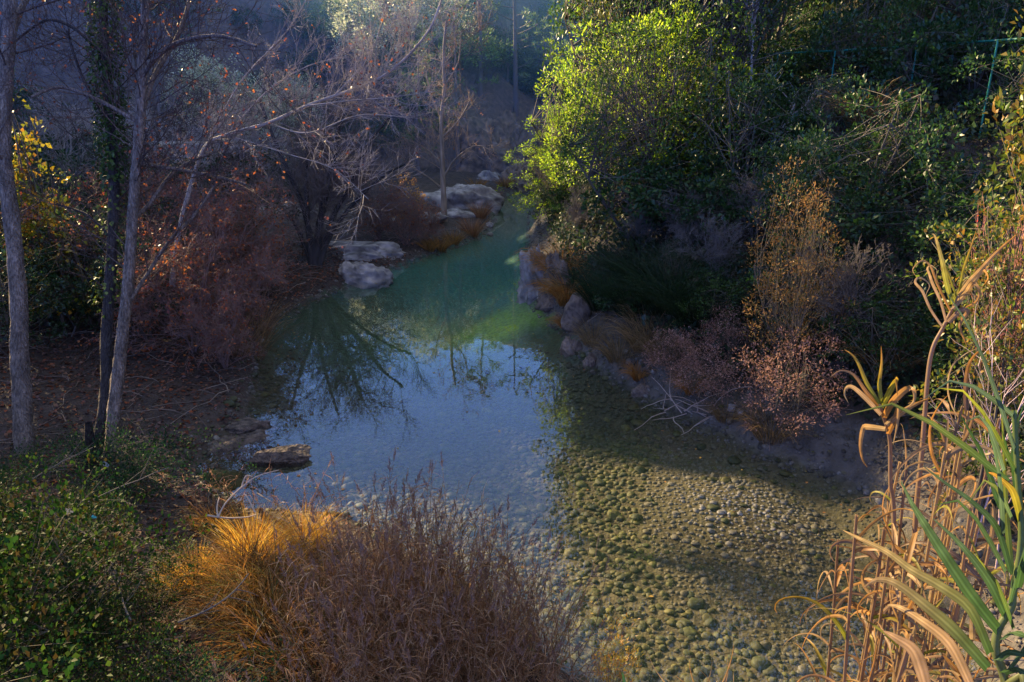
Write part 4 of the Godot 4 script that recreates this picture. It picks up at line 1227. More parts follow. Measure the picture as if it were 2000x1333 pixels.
func build_right() -> void:
	var deep := [Color(0.026, 0.07, 0.016), Color(0.045, 0.10, 0.02), Color(0.02, 0.053, 0.022)]
	var mid := [Color(0.048, 0.10, 0.018), Color(0.07, 0.125, 0.022), Color(0.035, 0.075, 0.015)]
	var lit := [Color(0.25, 0.38, 0.025), Color(0.34, 0.42, 0.03), Color(0.13, 0.25, 0.025)]
	P.shrub_a = leafy(2.0, 1.3, 90, 28, 0.085, 0.045, deep, M.leaf, 61)
	P.shrub_b = leafy(2.4, 1.2, 80, 26, 0.11, 0.05, mid, M.leaf, 62)
	P.shrub_c = leafy(1.6, 1.2, 110, 30, 0.05, 0.022, [Color(0.05, 0.08, 0.035), Color(0.075, 0.10, 0.05), Color(0.04, 0.06, 0.03)], M.leaf_dull, 63)
	P.shrub_d = leafy(1.8, 1.4, 70, 24, 0.12, 0.07, deep, M.leaf, 64)
	P.arbutus = leafy(5.2, 1.9, 165, 28, 0.11, 0.048, lit, M.leaf_bright, 65, -0.75, 0.7, 0.26, 0.45, 0.05)
	P.tall_dark = leafy(6.0, 2.0, 190, 28, 0.10, 0.05, mid, M.leaf, 66, -0.7, 0.5, 0.32, 0.4, 0.06)
	var oc := bare(4, [10, 6, 4, 3, 0], Color(0.11, 0.095, 0.08), Color(0.15, 0.125, 0.105))
	oc.trunks = 4
	oc.wob = 0.25
	P.grey_twig = woody(oc, 1.5, 0.016)
	P.rush = tussock(520, 1.5, 0.9, 0.55, 0.010, [Color(0.012, 0.035, 0.014), Color(0.02, 0.045, 0.015), Color(0.035, 0.05, 0.018)], M.straw)
	P.dry_rush = tussock(300, 1.0, 0.8, 0.6, 0.010, [Color(0.24, 0.15, 0.07), Color(0.16, 0.12, 0.05), Color(0.36, 0.22, 0.09)], M.straw)
	P.golden = tussock(420, 1.05, 0.45, 0.9, 0.011, [Color(0.50, 0.22, 0.05), Color(0.42, 0.16, 0.03), Color(0.38, 0.24, 0.09)], M.straw)
	# the lit evergreens on the point
	put(P.arbutus, "evergreen_tree", "bright yellow-green leafy tree leaning over the rock outcrop", "tree", on(Vector2(2.59, -26.79)), 0.6, Vector3(0.95, 0.98, 0.95), "", null, Vector2(0.05, 0.1))
	put(P.arbutus, "evergreen_tree", "yellow-green tree with a low branch reaching left over the far water", "tree", on(Vector2(1.67, -29.25)), 2.6, Vector3(0.75, 0.62, 0.75), "", null, Vector2(0.1, 0.22))
	for a in [[Vector2(2.76, -22.42), 0.9, 0.95, 5.2, "bright yellow-green tree squeezed between the two over the outcrop"], [Vector2(3.56, -20.2), 0.95, 0.9, 3.4, "sunlit green tree in the middle of the wooded point, low and broad"], [Vector2(4.4, -20.15), 0.85, 0.85, 1.3, "sunlit green tree just left of the yellow ivy column"], [Vector2(2.55, -34.96), 0.75, 0.85, 0.2, "light green tree at the far tip of the wooded point"], [Vector2(4.11, -31.55), 1.0, 1.25, 2.9, "tall light green tree at the back of the wooded point"]]:
		put(P.arbutus, "evergreen_tree", a[4], "tree", on(a[0]), a[3], Vector3(a[1], a[2], a[1]))
	put(P.arbutus, "evergreen_tree", "bright green tree right behind the one over the outcrop", "tree", on(Vector2(3.98, -26.3)), 4.1, Vector3(1.1, 1.9, 1.1))
	put(P.tall_dark, "evergreen_tree", "tall green tree in the middle of the wooded point", "tree", on(Vector2(3.08, -19.36)), 1.1, Vector3(0.95, 1.0, 0.95))
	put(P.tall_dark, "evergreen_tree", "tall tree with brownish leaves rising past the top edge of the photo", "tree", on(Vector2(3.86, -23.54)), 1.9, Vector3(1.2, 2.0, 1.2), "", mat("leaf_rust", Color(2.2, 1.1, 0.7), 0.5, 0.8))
	put(P.pine_b, "pine_tree", "light green pine at the top, left on the wooded point", "pine", on(Vector2(4.77, -49.22)), 1.9, Vector3(1.3, 1.35, 1.3), "", mat("needle_lit", Color(1.6, 1.6, 1.0), 0.5, 0.9))  # brighter copy of the needles, with sunlight painted into the tint
	put(P.pine_b, "pine_tree", "light pine crown right of the rusty tree at the top edge", "pine", on(Vector2(7.17, -38.82)), 3.3, Vector3(1.2, 1.3, 1.2), "", M.needle_lit)
	put(P.tall_dark, "evergreen_tree", "dense green tree at the top edge left of the handrail", "tree", on(Vector2(5.55, -21.47)), 2.0, Vector3(1.1, 1.1, 1.1))
	put(P.tall_dark, "evergreen_tree", "dark tall tree behind the rusty one, its crown above the photo", "tree", on(Vector2(3.4, -24.6)), 0.7, Vector3(1.1, 2.1, 1.1))
	put(P.tall_dark, "evergreen_tree", "dark tall tree just behind the yellow ivy column", "tree", on(Vector2(4.6, -22.6)), 2.7, Vector3(1.1, 2.1, 1.1))
	put(P.tall_dark, "evergreen_tree", "dark tall tree left of the dead whitish tree", "tree", on(Vector2(5.7, -21.3)), 4.7, Vector3(1.0, 1.8, 1.0))
	for a in [[7.6, -25.5, 2.3, "added tall dark tree behind the left end of the handrail, unseen crown blocking reflected sky"], [10.2, -22.6, 2.2, "added tall dark tree above the middle of the handrail, unseen crown blocking reflected sky"], [12.4, -19.0, 2.0, "added tall dark tree above the right end of the handrail, unseen crown blocking reflected sky"]]:  # added trees whose unseen crowns keep sky out of the water reflection
		put(P.tall_dark, "evergreen_tree", a[3], "tree", on(Vector2(a[0], a[1])), R(0, TAU), Vector3(1.3, a[2], 1.3))
	put(P.shrub_c, "shrub", "pale olive fine-leaved bush above the yellow ivy column", "shrub", on(Vector2(6.54, -29.77)), 0.0, Vector3(1.2, 1.7, 1.2), "", mat("olive_lit", Color(2.0, 1.9, 1.2), 0.6, 0.8))  # olive leaves in a lit copy, sunlight put into the colour
	put(P.arbutus, "evergreen_tree", "small leafy evergreen with whitish glints left of the grey twigs", "tree", on(Vector2(4.27, -22.47)), 0.2, Vector3(0.6, 0.55, 0.6))
	# ivy column
	var col := thing("ivy_column", "sunlit yellow-green ivy clothing a dead trunk on the right slope", "ivy", on(Vector2(4.86, -19.43)))
	var tb := Bag.new()
	tb.tube(PackedVector3Array([Vector3(0, -0.2, 0), Vector3(0.05, 1, 0), Vector3(-0.03, 2, 0.05), Vector3(0, 3.0, 0)]), 0.14, 0.06, 7, Color(0.12, 0.09, 0.07), Color(0.12, 0.1, 0.08))
	part("trunk", tb, M.bark_dark, col)
	part("ivy", ivy_on(PackedVector3Array([Vector3(0, -0.6, 0), Vector3(0.05, 1, 0), Vector3(-0.05, 2, 0.05), Vector3(0, 3.0, 0)]), 0.62, 1900, 0.105, [Color(0.24, 0.28, 0.02), Color(0.16, 0.22, 0.02), Color(0.36, 0.33, 0.04), Color(0.10, 0.15, 0.02)]), M.leaf, col, true)
	# dead white tree
	var dd := bare(3, [6, 4, 3, 0], Color(0.42, 0.36, 0.30), Color(0.50, 0.42, 0.36))
	dd.wob = 0.22
	dd.rmin = 0.008
	P.dead = woody(dd, 2.6, 0.05)
	put(P.dead, "dead_tree", "thin dead whitish tree standing beside the left end of the handrail", "dead tree", on(Vector2(6.24, -20.99)), 0.4, Vector3(1, 1.25, 1))
	put(P.dead, "dead_tree", "pale forked dead branches right below the dead whitish tree", "dead tree", on(Vector2(5.94, -18.88)), 2.1, Vector3(0.8, 0.7, 0.8), "", null, Vector2(0.1, -0.5))
	put(P.dead, "dead_tree", "dead crooked twigs at the top of the ivy column", "dead tree", on(Vector2(6.67, -26.46)), 3.1, Vector3(0.9, 0.85, 0.9))
	# handrail of the path
	var rl := thing("handrail", "thin dark green metal handrail of the path across the right slope", "handrail", Vector3(6.66, 6.57, -22.41))
	var rp := []
	for q in [Vector3(6.66, 6.57, -22.41), Vector3(7.74, 6.6, -20.64), Vector3(8.84, 6.64, -18.88), Vector3(9.38, 6.67, -17.12), Vector3(9.63, 6.68, -15.34), Vector3(9.68, 6.69, -13.57)]:
		rp.append(q - rl.position)
	var rb := Bag.new()
	rb.tube(curve(rp, 4), 0.022, 0.022, 8, Color.WHITE, Color.WHITE)
	part("rail", rb, M.green_paint, rl)
	for q in [Vector3(7.05, 6.58, -21.67), Vector3(7.78, 6.59, -19.7), Vector3(8.76, 6.64, -17.73), Vector3(9.31, 6.67, -15.75), Vector3(9.58, 6.69, -13.78)]:
		var s := Bag.new()
		var foot := Vector3(q.x, minf(ground(q.x, q.z), q.y - 1.0) - 0.2, q.z)
		s.tube(PackedVector3Array([q - rl.position, foot - rl.position]), 0.02, 0.02, 7, Color.WHITE, Color.WHITE)
		part("post", s, M.green_paint, rl)
	# autumn bushes near the water
	var oj := [Color(0.34, 0.16, 0.05), Color(0.42, 0.24, 0.08), Color(0.20, 0.12, 0.04), Color(0.14, 0.13, 0.04)]
	P.orange_bush = leafy(3.3, 0.75, 190, 34, 0.055, 0.018, oj, M.leaf_dull, 71, -0.8, 0.9, 0.19, 0.25, 0.02)
	put(P.orange_bush, "bush", "tall orange-brown bush with a pointed top on the right bank", "bush", on(Vector2(4.82, -12.65)), 0.4, Vector3(1.05, 1.0, 1.05))
	P.pink_bush = leafy(1.7, 0.85, 130, 30, 0.05, 0.024, [Color(0.34, 0.18, 0.13), Color(0.24, 0.13, 0.09), Color(0.42, 0.24, 0.18)], M.leaf_dull, 72, -0.7, 0.6, 0.2, 0.3, 0.015)
	put(P.pink_bush, "bush", "pinkish brown bush below the tall orange-brown one", "bush", on(Vector2(4.64, -11.67)), 0.4, Vector3(1, 1.02, 1))
	put(P.pink_bush, "bush", "dull brown bush by the waterline left of the pinkish one", "bush", on(Vector2(3.61, -13.08)), 2.4, Vector3(0.8, 0.7, 0.8))
	put(P.pink_bush, "bush", "small brown bush between the grey rock and the dead twigs", "bush", on(Vector2(3.11, -13.97)), 4.4, Vector3(0.7, 0.65, 0.7))
	put(P.pink_bush, "bush", "reddish tuft between the two largest autumn bushes and the cliff", "bush", on(Vector2(4.11, -13.73)), 1.4, Vector3(0.6, 0.6, 0.6))
	# grasses of the right bank
	for s in [[Vector2(1.39, -20.63), "golden", 1.5, "bright golden grass hanging from the rock outcrop"], [Vector2(1.44, -19.19), "golden", 1.25, "golden grass spilling above the grey angular boulder"], [Vector2(1.35, -18.3), "golden", 0.6, "orange grass between the boulder and the water"], [Vector2(1.87, -16.54), "dry_rush", 0.8, "brown grass tuft right of the grey angular boulder"], [Vector2(2.29, -15.32), "dry_rush", 0.9, "brown drooping grass over the narrow whitish rock"], [Vector2(2.85, -15.16), "dry_rush", 1.2, "straw-coloured tall grass in the middle of the right bank"], [Vector2(2.57, -14.55), "golden", 0.55, "small golden tuft at the water's edge"], [Vector2(3.11, -14.55), "dry_rush", 1.0, "brown grass clump above the dead twigs"],
		[Vector2(2.74, -16.36), "rush", 1.2, "dark green drooping rushes above the straw-coloured grass"], [Vector2(2.23, -17.79), "rush", 1.1, "dark rushes behind the grey angular boulder"], [Vector2(3.36, -15.56), "rush", 1.3, "large dark green rush clump on the bank"], [Vector2(3.73, -14.76), "rush", 1.1, "rush clump left of the orange-brown bush"], [Vector2(3.01, -17.45), "rush", 1.2, "dark rush clump higher on the bank"], [Vector2(4.39, -11.77), "dry_rush", 0.9, "drooping dry grass at the foot of the pinkish bush"], [Vector2(6.3, -12.07), "dry_rush", 1.1, "yellowish grass fan on the shaded slope behind the canes"], [Vector2(7.64, -17.18), "dry_rush", 1.2, "long dry grass hanging below the handrail"], [Vector2(9.42, -20.25), "dry_rush", 1.2, "dry grass fan above the handrail"], [Vector2(8.6, -20.53), "dry_rush", 0.8, "dry grass tuft left of the hanging grass at the handrail"], [Vector2(3.4, -13.43), "golden", 0.6, "ochre grass tuft right of the brown bush at the waterline"], [Vector2(3.86, -12.57), "dry_rush", 0.6, "short dry grass on the shingle"]]:
		put(P[s[1]], "grass_tussock", s[3], "grass", on(s[0]), R(0, TAU), Vector3.ONE * s[2])
	for s in [[Vector2(3.9, -17.27), 0.94, "grey leafless thicket in the middle of the right slope"], [Vector2(4.25, -15.42), 0.79, "grey twigs right of the grey leafless thicket"], [Vector2(3.15, -18.54), 0.86, "grey twiggy bush under the tall green tree"], [Vector2(1.94, -22.08), 0.9, "grey twigs hanging above the rock outcrop"], [Vector2(5.26, -16.51), 0.86, "bare grey bush left of the orange-brown bush top"], [Vector2(5.74, -24.04), 1.1, "silvery twigs behind the yellow ivy column"], [Vector2(5.51, -12.51), 1.0, "grey bare twigs right of the orange-brown bush"]]:
		put(P.grey_twig, "bare_bush", s[2], "bush", on(s[0]), R(0, TAU), Vector3.ONE * s[1])
	# dead twigs on the shingle
	var dt := thing("dead_twigs", "tangle of bleached dead twigs lying at the right waterline", "twigs", on(Vector2(3.52, -13.02)))
	var db := Bag.new()
	for k in 34:
		db.tube(wander(Vector3(R(-0.7, 0.7), R(0.0, 0.12), R(-0.35, 0.35)), (Vector3(R(-1, 1), R(-0.1, 0.5), R(-1, 1))).normalized(), R(0.4, 1.1), 5, 0.25, -0.03), 0.012, 0.004, 4, Color(0.30, 0.23, 0.19), Color(0.36, 0.28, 0.23))
	part("twigs", db, M.bark_dark, dt, true)
	# the dense shrubs of the slope, one by one
	var zones := [["shrub on the shaded slope below the handrail", "shrubs on the slope below the handrail"], ["shrub in the shade above the handrail", "shrubs on the slope above the handrail"], ["shrub low on the bank close to the water", "shrubs low on the right bank"]]
	var kinds := ["shrub_a", "shrub_b", "shrub_c", "shrub_d", "shrub_a", "shrub_d"]
	var looks := {"shrub_a": "small-leaved", "shrub_b": "mid-green", "shrub_c": "fine-leaved greyish", "shrub_d": "large-leaved"}
	var z := -4.0
	while z > -42.0:
		z -= 1.25
		var x := 0.4
		while x < 26.0:
			x += 1.25
			var q := Vector2(x + R(-0.55, 0.55), z + R(-0.55, 0.55))
			var rv := river(q.x, q.y)
			if rv.y < 0.5 or rv.x < 0.9 or rv.x > 15.0:
				continue
			var ahead := q.x - (6.66 + (q.y + 22.4) * 0.36)   # metres behind the handrail
			if q.y > -24.5 and q.y < -11.0 and absf(ahead) < 0.9:
				continue
			if rv.x > 9.0 and rng.randf() < 0.35:
				continue
			var p := on(q, 0.15)
			if not in_view(p + Vector3.UP, 0.12):
				continue
			var zn: Array = zones[1 if rv.x > 7.0 else (2 if rv.x < 2.3 else 0)]
			var s := R(0.7, 1.2) * (0.62 if rv.x < 2.3 else 1.0)
			if q.y > -26.0 and q.y < -9.0 and ahead < 0.0 and ahead > -6.0:
				s = minf(s, (6.15 - p.y) / 2.7)
				if s < 0.22:
					continue
			var kd: String = kinds[rng.randi() % 6]
			var px := (q.x / (-q.y + 2.0) * 1497.0) / 1000.0
			var side: String = "left part" if px < 0.36 else ("middle part" if px < 0.66 else "right part")
			put(P[kd], "green_shrub", "%s %s, %s" % [looks[kd], zn[0], side], "shrub", p, R(0, TAU), Vector3(s, s * R(0.85, 1.3), s), "%s %s %s" % [looks[kd], zn[1], side], null, Vector2(R(-0.1, 0.1), R(-0.05, 0.3)))
	# bright tangle at the right edge
	P.edge = leafy(4.4, 0.85, 150, 26, 0.085, 0.05, [Color(0.11, 0.17, 0.02), Color(0.18, 0.19, 0.025), Color(0.06, 0.11, 0.015), Color(0.26, 0.14, 0.025)], M.leaf, 81, -0.9, 0.6, 0.22, 0.3, 0.03)
	put(P.edge, "shrub", "sunlit yellow-green shrub at the right edge, its top the highest", "shrub", Vector3(6.35, 1.6, -9.0), 0.3, Vector3(0.95, 1.38, 0.95))
	put(P.edge, "shrub", "sunlit tangled shrub at the right edge just above the canes", "shrub", Vector3(5.75, 0.9, -8.2), 2.3, Vector3(0.8, 0.9, 0.8), "", null, Vector2(0, 0.1))
	var rw := bare(3, [9, 5, 3, 0], Color(0.30, 0.12, 0.09), Color(0.42, 0.18, 0.13), 0.2, 0.035, [Color(0.5, 0.05, 0.04)])
	rw.trunks = 6
	rw.amax = 35.0
	P.red_stems = woody(rw, 2.6, 0.012)
	put(P.red_stems, "rose_briar", "reddish arching stems with red hips in front of the right edge shrub", "briar", Vector3(5.75, 1.5, -8.3), 0.0, Vector3(0.6, 1.05, 0.6))

func build_foreground() -> void:
	var gold := [Color(0.78, 0.44, 0.06), Color(0.62, 0.27, 0.025), Color(0.72, 0.52, 0.10)]
	var bronze := [Color(0.28, 0.13, 0.035), Color(0.18, 0.11, 0.035), Color(0.10, 0.11, 0.03), Color(0.40, 0.18, 0.045)]
	P.bright_tuft = tussock(760, 0.6, 0.7, 0.35, 0.0065, gold, M.straw)
	P.bronze_tuft = tussock(420, 0.8, 0.7, 0.75, 0.008, bronze, M.straw)
	for s in [[Vector2(-3.26, -8.26), "bright_tuft", 1.05, "bright golden grass tussock left of its smaller twin by the water"], [Vector2(-2.7, -8.47), "bright_tuft", 0.95, "smaller golden tussock right beside the brightest one"], [Vector2(-3.11, -7.37), "bronze_tuft", 1.1, "bronze grass drooping in front of the brightest tussock"], [Vector2(-2.7, -7.37), "bronze_tuft", 1.1, "bronze grass below the smaller golden tussock"], [Vector2(-3.69, -7.56), "bright_tuft", 0.8, "low orange tuft left of the golden tussocks"], [Vector2(-2.37, -6.33), "bronze_tuft", 1.2, "copper and green long grass in the lower middle left"], [Vector2(-2.73, -6.76), "bronze_tuft", 1.0, "greenish bronze tuft above the copper grass"], [Vector2(-1.89, -5.97), "bronze_tuft", 1.2, "long bronze grass at the bottom edge left of the reeds"], [Vector2(-3.19, -6.83), "bronze_tuft", 0.7, "small bronze tuft beside the bramble leaves"], [Vector2(-2.13, -7.43), "bronze_tuft", 0.6, "rusty grass between the golden tussock and the reeds"], [Vector2(-4.02, -8.98), "bronze_tuft", 0.7, "brown grass around the mossy boulder"]]:
		put(P[s[1]], "grass_tussock", s[3], "grass", on(s[0]), R(0, TAU), Vector3.ONE * s[2])
	# feathery dry reeds
	var rp := [Color(0.33, 0.17, 0.075), Color(0.37, 0.22, 0.11), Color(0.19, 0.09, 0.04), Color(0.45, 0.31, 0.19)]
	P.reed_a = reeds(85, 1.6, 0.62, rp, M.reed)
	P.reed_b = reeds(75, 1.4, 0.66, rp, M.reed)
	for s in [[Vector2(-1.35, -7.32), "reed_a", 1.0, "tallest clump of feathery dry reeds at the back of the thicket"], [Vector2(-1.7, -7.34), "reed_b", 0.95, "dry reeds at the back left of the thicket"], [Vector2(-0.87, -7.22), "reed_a", 0.95, "dry reeds at the back right of the thicket"], [Vector2(-0.39, -6.87), "reed_b", 1.0, "dry reed clump right of centre in the thicket"], [Vector2(0.05, -6.51), "reed_b", 0.95, "dry reed clump at the right end of the thicket"], [Vector2(-1.27, -6.4), "reed_a", 1.0, "dry reed clump in the middle of the thicket"], [Vector2(-0.77, -6.13), "reed_a", 1.0, "dry reed clump in the front of the thicket"], [Vector2(-1.66, -6.28), "reed_b", 1.0, "dry reed clump at the left end of the thicket"], [Vector2(-0.2, -5.9), "reed_a", 0.9, "dry reed clump at the bottom edge, right of the front"], [Vector2(-1.25, -5.65), "reed_a", 0.9, "dry reed clump at the bottom edge under the middle"], [Vector2(-1.82, -6.65), "reed_b", 0.7, "reddish dry reeds beside the bronze grass"], [Vector2(0.2, -5.75), "reed_b", 0.85, "low dry reeds at the bottom right of the thicket"], [Vector2(-0.66, -5.43), "reed_a", 0.9, "dry reeds nearest to the bridge"], [Vector2(-1.67, -5.42), "reed_b", 0.9, "dry reeds at the bottom edge next to the long bronze grass"]]:
		put(P[s[1]], "dry_reeds", s[3], "reeds", on(s[0]), R(0, TAU), Vector3.ONE * s[2])
	P.reed_c = reeds(9, 0.8, 0.35, [Color(0.40, 0.20, 0.10), Color(0.5, 0.27, 0.16)], M.reed)
	for s in [[Vector2(-4.13, -10.45), "thin rusty reeds in front of the blue reflection"], [Vector2(-4.14, -9.51), "thin rusty reeds by the mossy boulder"], [Vector2(-3.28, -9.73), "sparse thin reeds at the tip of the near bank"]]:
		put(P.reed_c, "thin_reeds", s[1], "reeds", on(s[0]), R(0, TAU), Vector3.ONE)
	# brambles
	var bg := [Color(0.012, 0.04, 0.007), Color(0.024, 0.065, 0.01), Color(0.008, 0.026, 0.008), Color(0.07, 0.12, 0.014), Color(0.06, 0.04, 0.012)]
	P.bramble_a = leafy(0.7, 0.75, 70, 30, 0.036, 0.025, bg, M.leaf_dull, 91, -0.2, 0.8, 0.2, 0.2, 0.008)
	P.bramble_b = leafy(0.5, 0.8, 60, 26, 0.034, 0.023, [Color(0.02, 0.06, 0.02), Color(0.035, 0.085, 0.02), Color(0.02, 0.05, 0.03)], M.leaf_dull, 92, -0.2, 0.8, 0.18, 0.4, 0.008)
	var z := -4.2
	while z > -9.6:
		z -= 0.72
		var x := -8.2
		while x < -2.3:
			x += 0.75
			var q := Vector2(x + R(-0.3, 0.3), z + R(-0.3, 0.3))
			var rv := river(q.x, q.y)
			if rv.x < 0.7 or x > -2.6 - 0.28 * (z + 9.0) and z < -5.0 and x > -3.6:
				continue
			if z < -7.6 and x > -4.6:
				continue
			var near := z > -7.8
			if rng.randf() < 0.12:
				continue
			var p := on(q, 0.03)
			var s := R(0.55, 1.3)
			if near and x < -4.4:
				s *= R(1.0, 1.5)
			put(P["bramble_a" if near and rng.randf() < 0.75 else "bramble_b"], "bramble", (("bright green bramble" if rng.randf() < 0.5 else "leafy green bramble") + (" at the left edge of the photo" if x < -5.6 else (" along the bottom edge" if z > -5.5 else (" next to the bronze grass" if x > -4.2 else " among the fallen sticks")))) if near else ("dark green bramble between the feet of the left trunks" if x > -6.8 else "dark green bramble at the foot of the leaning trunk"), "bramble", p, R(0, TAU), Vector3(s, s * R(0.8, 1.3), s), "brambles in the lower left" if near else "brambles at the feet of the trunks")
	for a in [[-6.3, -6.6, 0.42, "dark leafy shrub at the left edge above the brambles"], [-5.4, -5.6, 0.36, "dark leafy shrub in the lower left corner"], [-4.5, -5.2, 0.30, "dark leafy shrub at the bottom edge left of the bronze grass"], [-5.6, -7.4, 0.34, "dark leafy shrub among the brambles below the leaning trunk"], [-6.9, -8.2, 0.4, "dark leafy shrub at the left edge below the leaning trunk"], [-4.3, -6.5, 0.26, "low dark leafy shrub in the middle of the brambles"]]:
		put(P.shrub_a, "leafy_shrub", a[3], "shrub", on(Vector2(a[0], a[1])), R(0, TAU), Vector3(a[2], a[2], a[2]) * Vector3(1.2, 1, 1.2))
	P.weed = tussock(160, 0.4, 0.5, 0.6, 0.008, [Color(0.05, 0.10, 0.02), Color(0.14, 0.14, 0.04), Color(0.22, 0.15, 0.07)], M.straw)
	for a in [[-5.0, -8.0, "green and straw grass tuft below the foot of the ivy-clad trunk"], [-4.0, -7.2, "weedy grass tuft between the brambles and the bronze grass"], [-6.0, -6.0, "weedy grass tuft at the left edge of the brambles"], [-4.9, -5.9, "weedy grass tuft in the middle of the lower left brambles"], [-3.5, -5.6, "weedy grass tuft at the bottom edge by the bronze grass"], [-6.6, -7.5, "weedy grass tuft in front of the leaning trunk"], [-5.7, -9.0, "thin grass tuft on the bare earth right of the ivy-clad trunk"]]:
		put(P.weed, "grass_tussock", a[2], "grass", on(Vector2(a[0], a[1])), R(0, TAU), Vector3.ONE * R(0.9, 1.3))
	# fallen branches in the brambles
	for s in [[Vector2(-4.97, -8.3), 1.5, 0.3, "pale fallen branch lying over the brambles"], [Vector2(-5.34, -7.81), 1.4, 2.7, "grey fallen branch at the left among the brambles"], [Vector2(-4.03, -6.6), 1.1, 2.2, "thin fallen stick low in the brambles"], [Vector2(-2.91, -6.34), 0.8, 0.7, "short pale stick beside the bronze grass"], [Vector2(-6.11, -9.22), 0.9, 1.1, "bleached stick near the leaning trunk"]]:
		var t := thing("fallen_branch", s[3], "branch", on(s[0], -0.5), s[2])
		var b := Bag.new()
		var w := wander(Vector3(-s[1] * 0.5, 0, 0), Vector3(1, 0.08, 0), s[1], 8, 0.12, 0.0)
		b.tube(w, 0.012, 0.005, 6, Color(0.10, 0.085, 0.075), Color(0.14, 0.12, 0.10))
		part("branch", b, M.bark_dark, t)
		var tb := Bag.new()
		for k in 6:
			tb.tube(wander(w[2 + k % 5], (Vector3(1, 0.3, 0) + rdir() * 0.8).normalized(), s[1] * 0.3, 3, 0.2, 0.0), 0.005, 0.002, 4, Color(0.10, 0.085, 0.075), Color(0.14, 0.12, 0.10))
		part("twigs", tb, M.bark_dark, t, true)
	# forked pale dead stems at the water's edge
	var fk := thing("dead_branch", "forked bleached dead branch leaning over the water above the golden tussocks", "branch", on(Vector2(-3.7, -8.75)))
	var fb := Bag.new()
	for q in [[Vector3(-3.57, 0.94, -8.09), Vector3(-3.51, 1.06, -8.21), Vector3(-3.35, 1.2, -8.34), Vector3(-3.18, 1.3, -8.45), Vector3(-2.92, 1.34, -8.55)], [Vector3(-3.57, 0.94, -8.09), Vector3(-3.62, 1.01, -8.22), Vector3(-3.63, 1.07, -8.35)], [Vector3(-3.74, 0.91, -8.19), Vector3(-3.52, 0.88, -8.18), Vector3(-3.27, 0.89, -8.18), Vector3(-3.14, 0.92, -8.19)], [Vector3(-3.19, 0.89, -8.29), Vector3(-3.29, 1.02, -8.39), Vector3(-3.36, 1.06, -8.45)], [Vector3(-3.36, 1.17, -8.38), Vector3(-3.3, 1.32, -8.43), Vector3(-3.22, 1.31, -8.43)]]:
		var rel := []
		for a in q:
			rel.append(a - fk.position)
		fb.tube(curve(rel, 4), 0.013, 0.005, 5, Color(0.42, 0.34, 0.26), Color(0.5, 0.36, 0.25))
	part("branch", fb, M.bark_dark, fk)
	# litter people left
	for s in [[Vector3(-4.91, 1.11, -7.83), Color(0.03, 0.22, 0.5), "small bright blue plastic scrap caught in the brambles", 0.035], [Vector3(-5.32, 1.07, -8.03), Color(0.25, 0.27, 0.34), "pale bluish plastic scrap left of the blue one", 0.055], [Vector3(-5.94, 0.64, -10), Color(0.6, 0.62, 0.7), "whitish scrap lying by the foot of the ivy-clad trunk", 0.06]]:
		var b := Bag.new()
		for k in 6:
			var a0 := TAU * k / 6.0
			var a1 := TAU * (k + 1) / 6.0
			var up := Vector3(0, 0.3 * s[3], 0)
			b.tri(up, Vector3(cos(a1), 0.9 * sin(a1), 0.35 * sin(a1 * 2)) * s[3], Vector3(cos(a0), 0.9 * sin(a0), 0.35 * sin(a0 * 2)) * s[3], Vector3(0, 0.4, 1).normalized(), s[1])
		var o := MeshInstance3D.new()
		o.name = numbered("plastic_scrap")
		o.mesh = b.mesh()
		o.set_surface_override_material(0, M.petal)
		o.position = s[0]
		add_child(o)
		tag(o, s[2], "litter")
	# sprigs at the bottom edge
	var sp := [Color(0.40, 0.28, 0.03), Color(0.26, 0.22, 0.03), Color(0.45, 0.18, 0.03)]
	P.sprig = leafy(0.9, 0.14, 36, 14, 0.035, 0.010, sp, M.leaf, 95, -0.9, 1.2, 0.06, 0.1, 0.004)
	put(P.sprig, "sprig", "slender yellow-green sprig standing in front of the submerged cobbles", "plant", Vector3(0.74, 1.74, -4.24), 0.2, Vector3(1.0, 1.0, 1.0))
	put(P.sprig, "sprig", "shorter sprig left of the slender yellow-green one", "plant", Vector3(0.62, 1.77, -4.25), 1.2, Vector3(0.7, 0.75, 0.7))
	var wg := thing("broadleaf_plant", "fresh green lance-leaved plant at the bottom edge", "plant", Vector3(0.59, 2.21, -3.88))
	for k in 22:
		var b := Bag.new()
		var d := Vector3(R(-1, 1), R(0.25, 1.0), R(-0.6, 0.6)).normalized()
		var p0 := Vector3(R(-0.18, 0.18), -0.05, R(-0.1, 0.1))
		var l := R(0.14, 0.24)
		b.blade(PackedVector3Array([p0, p0 + d * l * 0.4, p0 + d * l * 0.75 + Vector3.DOWN * 0.01, p0 + d * l + Vector3.DOWN * 0.04]), 0.035, Vector3(0, 1, 0.6), Color(0.07, 0.20, 0.03), Color(0.10, 0.26, 0.04), 0.3)
		part("leaf", b, M.leaf, wg)

# a long cane leaf as a part of its own
func cane_leaf(t: Node3D, pts: PackedVector3Array, w: float, c0: Color, c1: Color, face := Vector3(0, 0.5, 1)) -> void:
	var b := Bag.new()
	b.blade(pts, w * 0.82, face, c0, c1, 0.32, 0.6)
	part("leaf", b, M.straw_leaf, t.get_node("stem"))

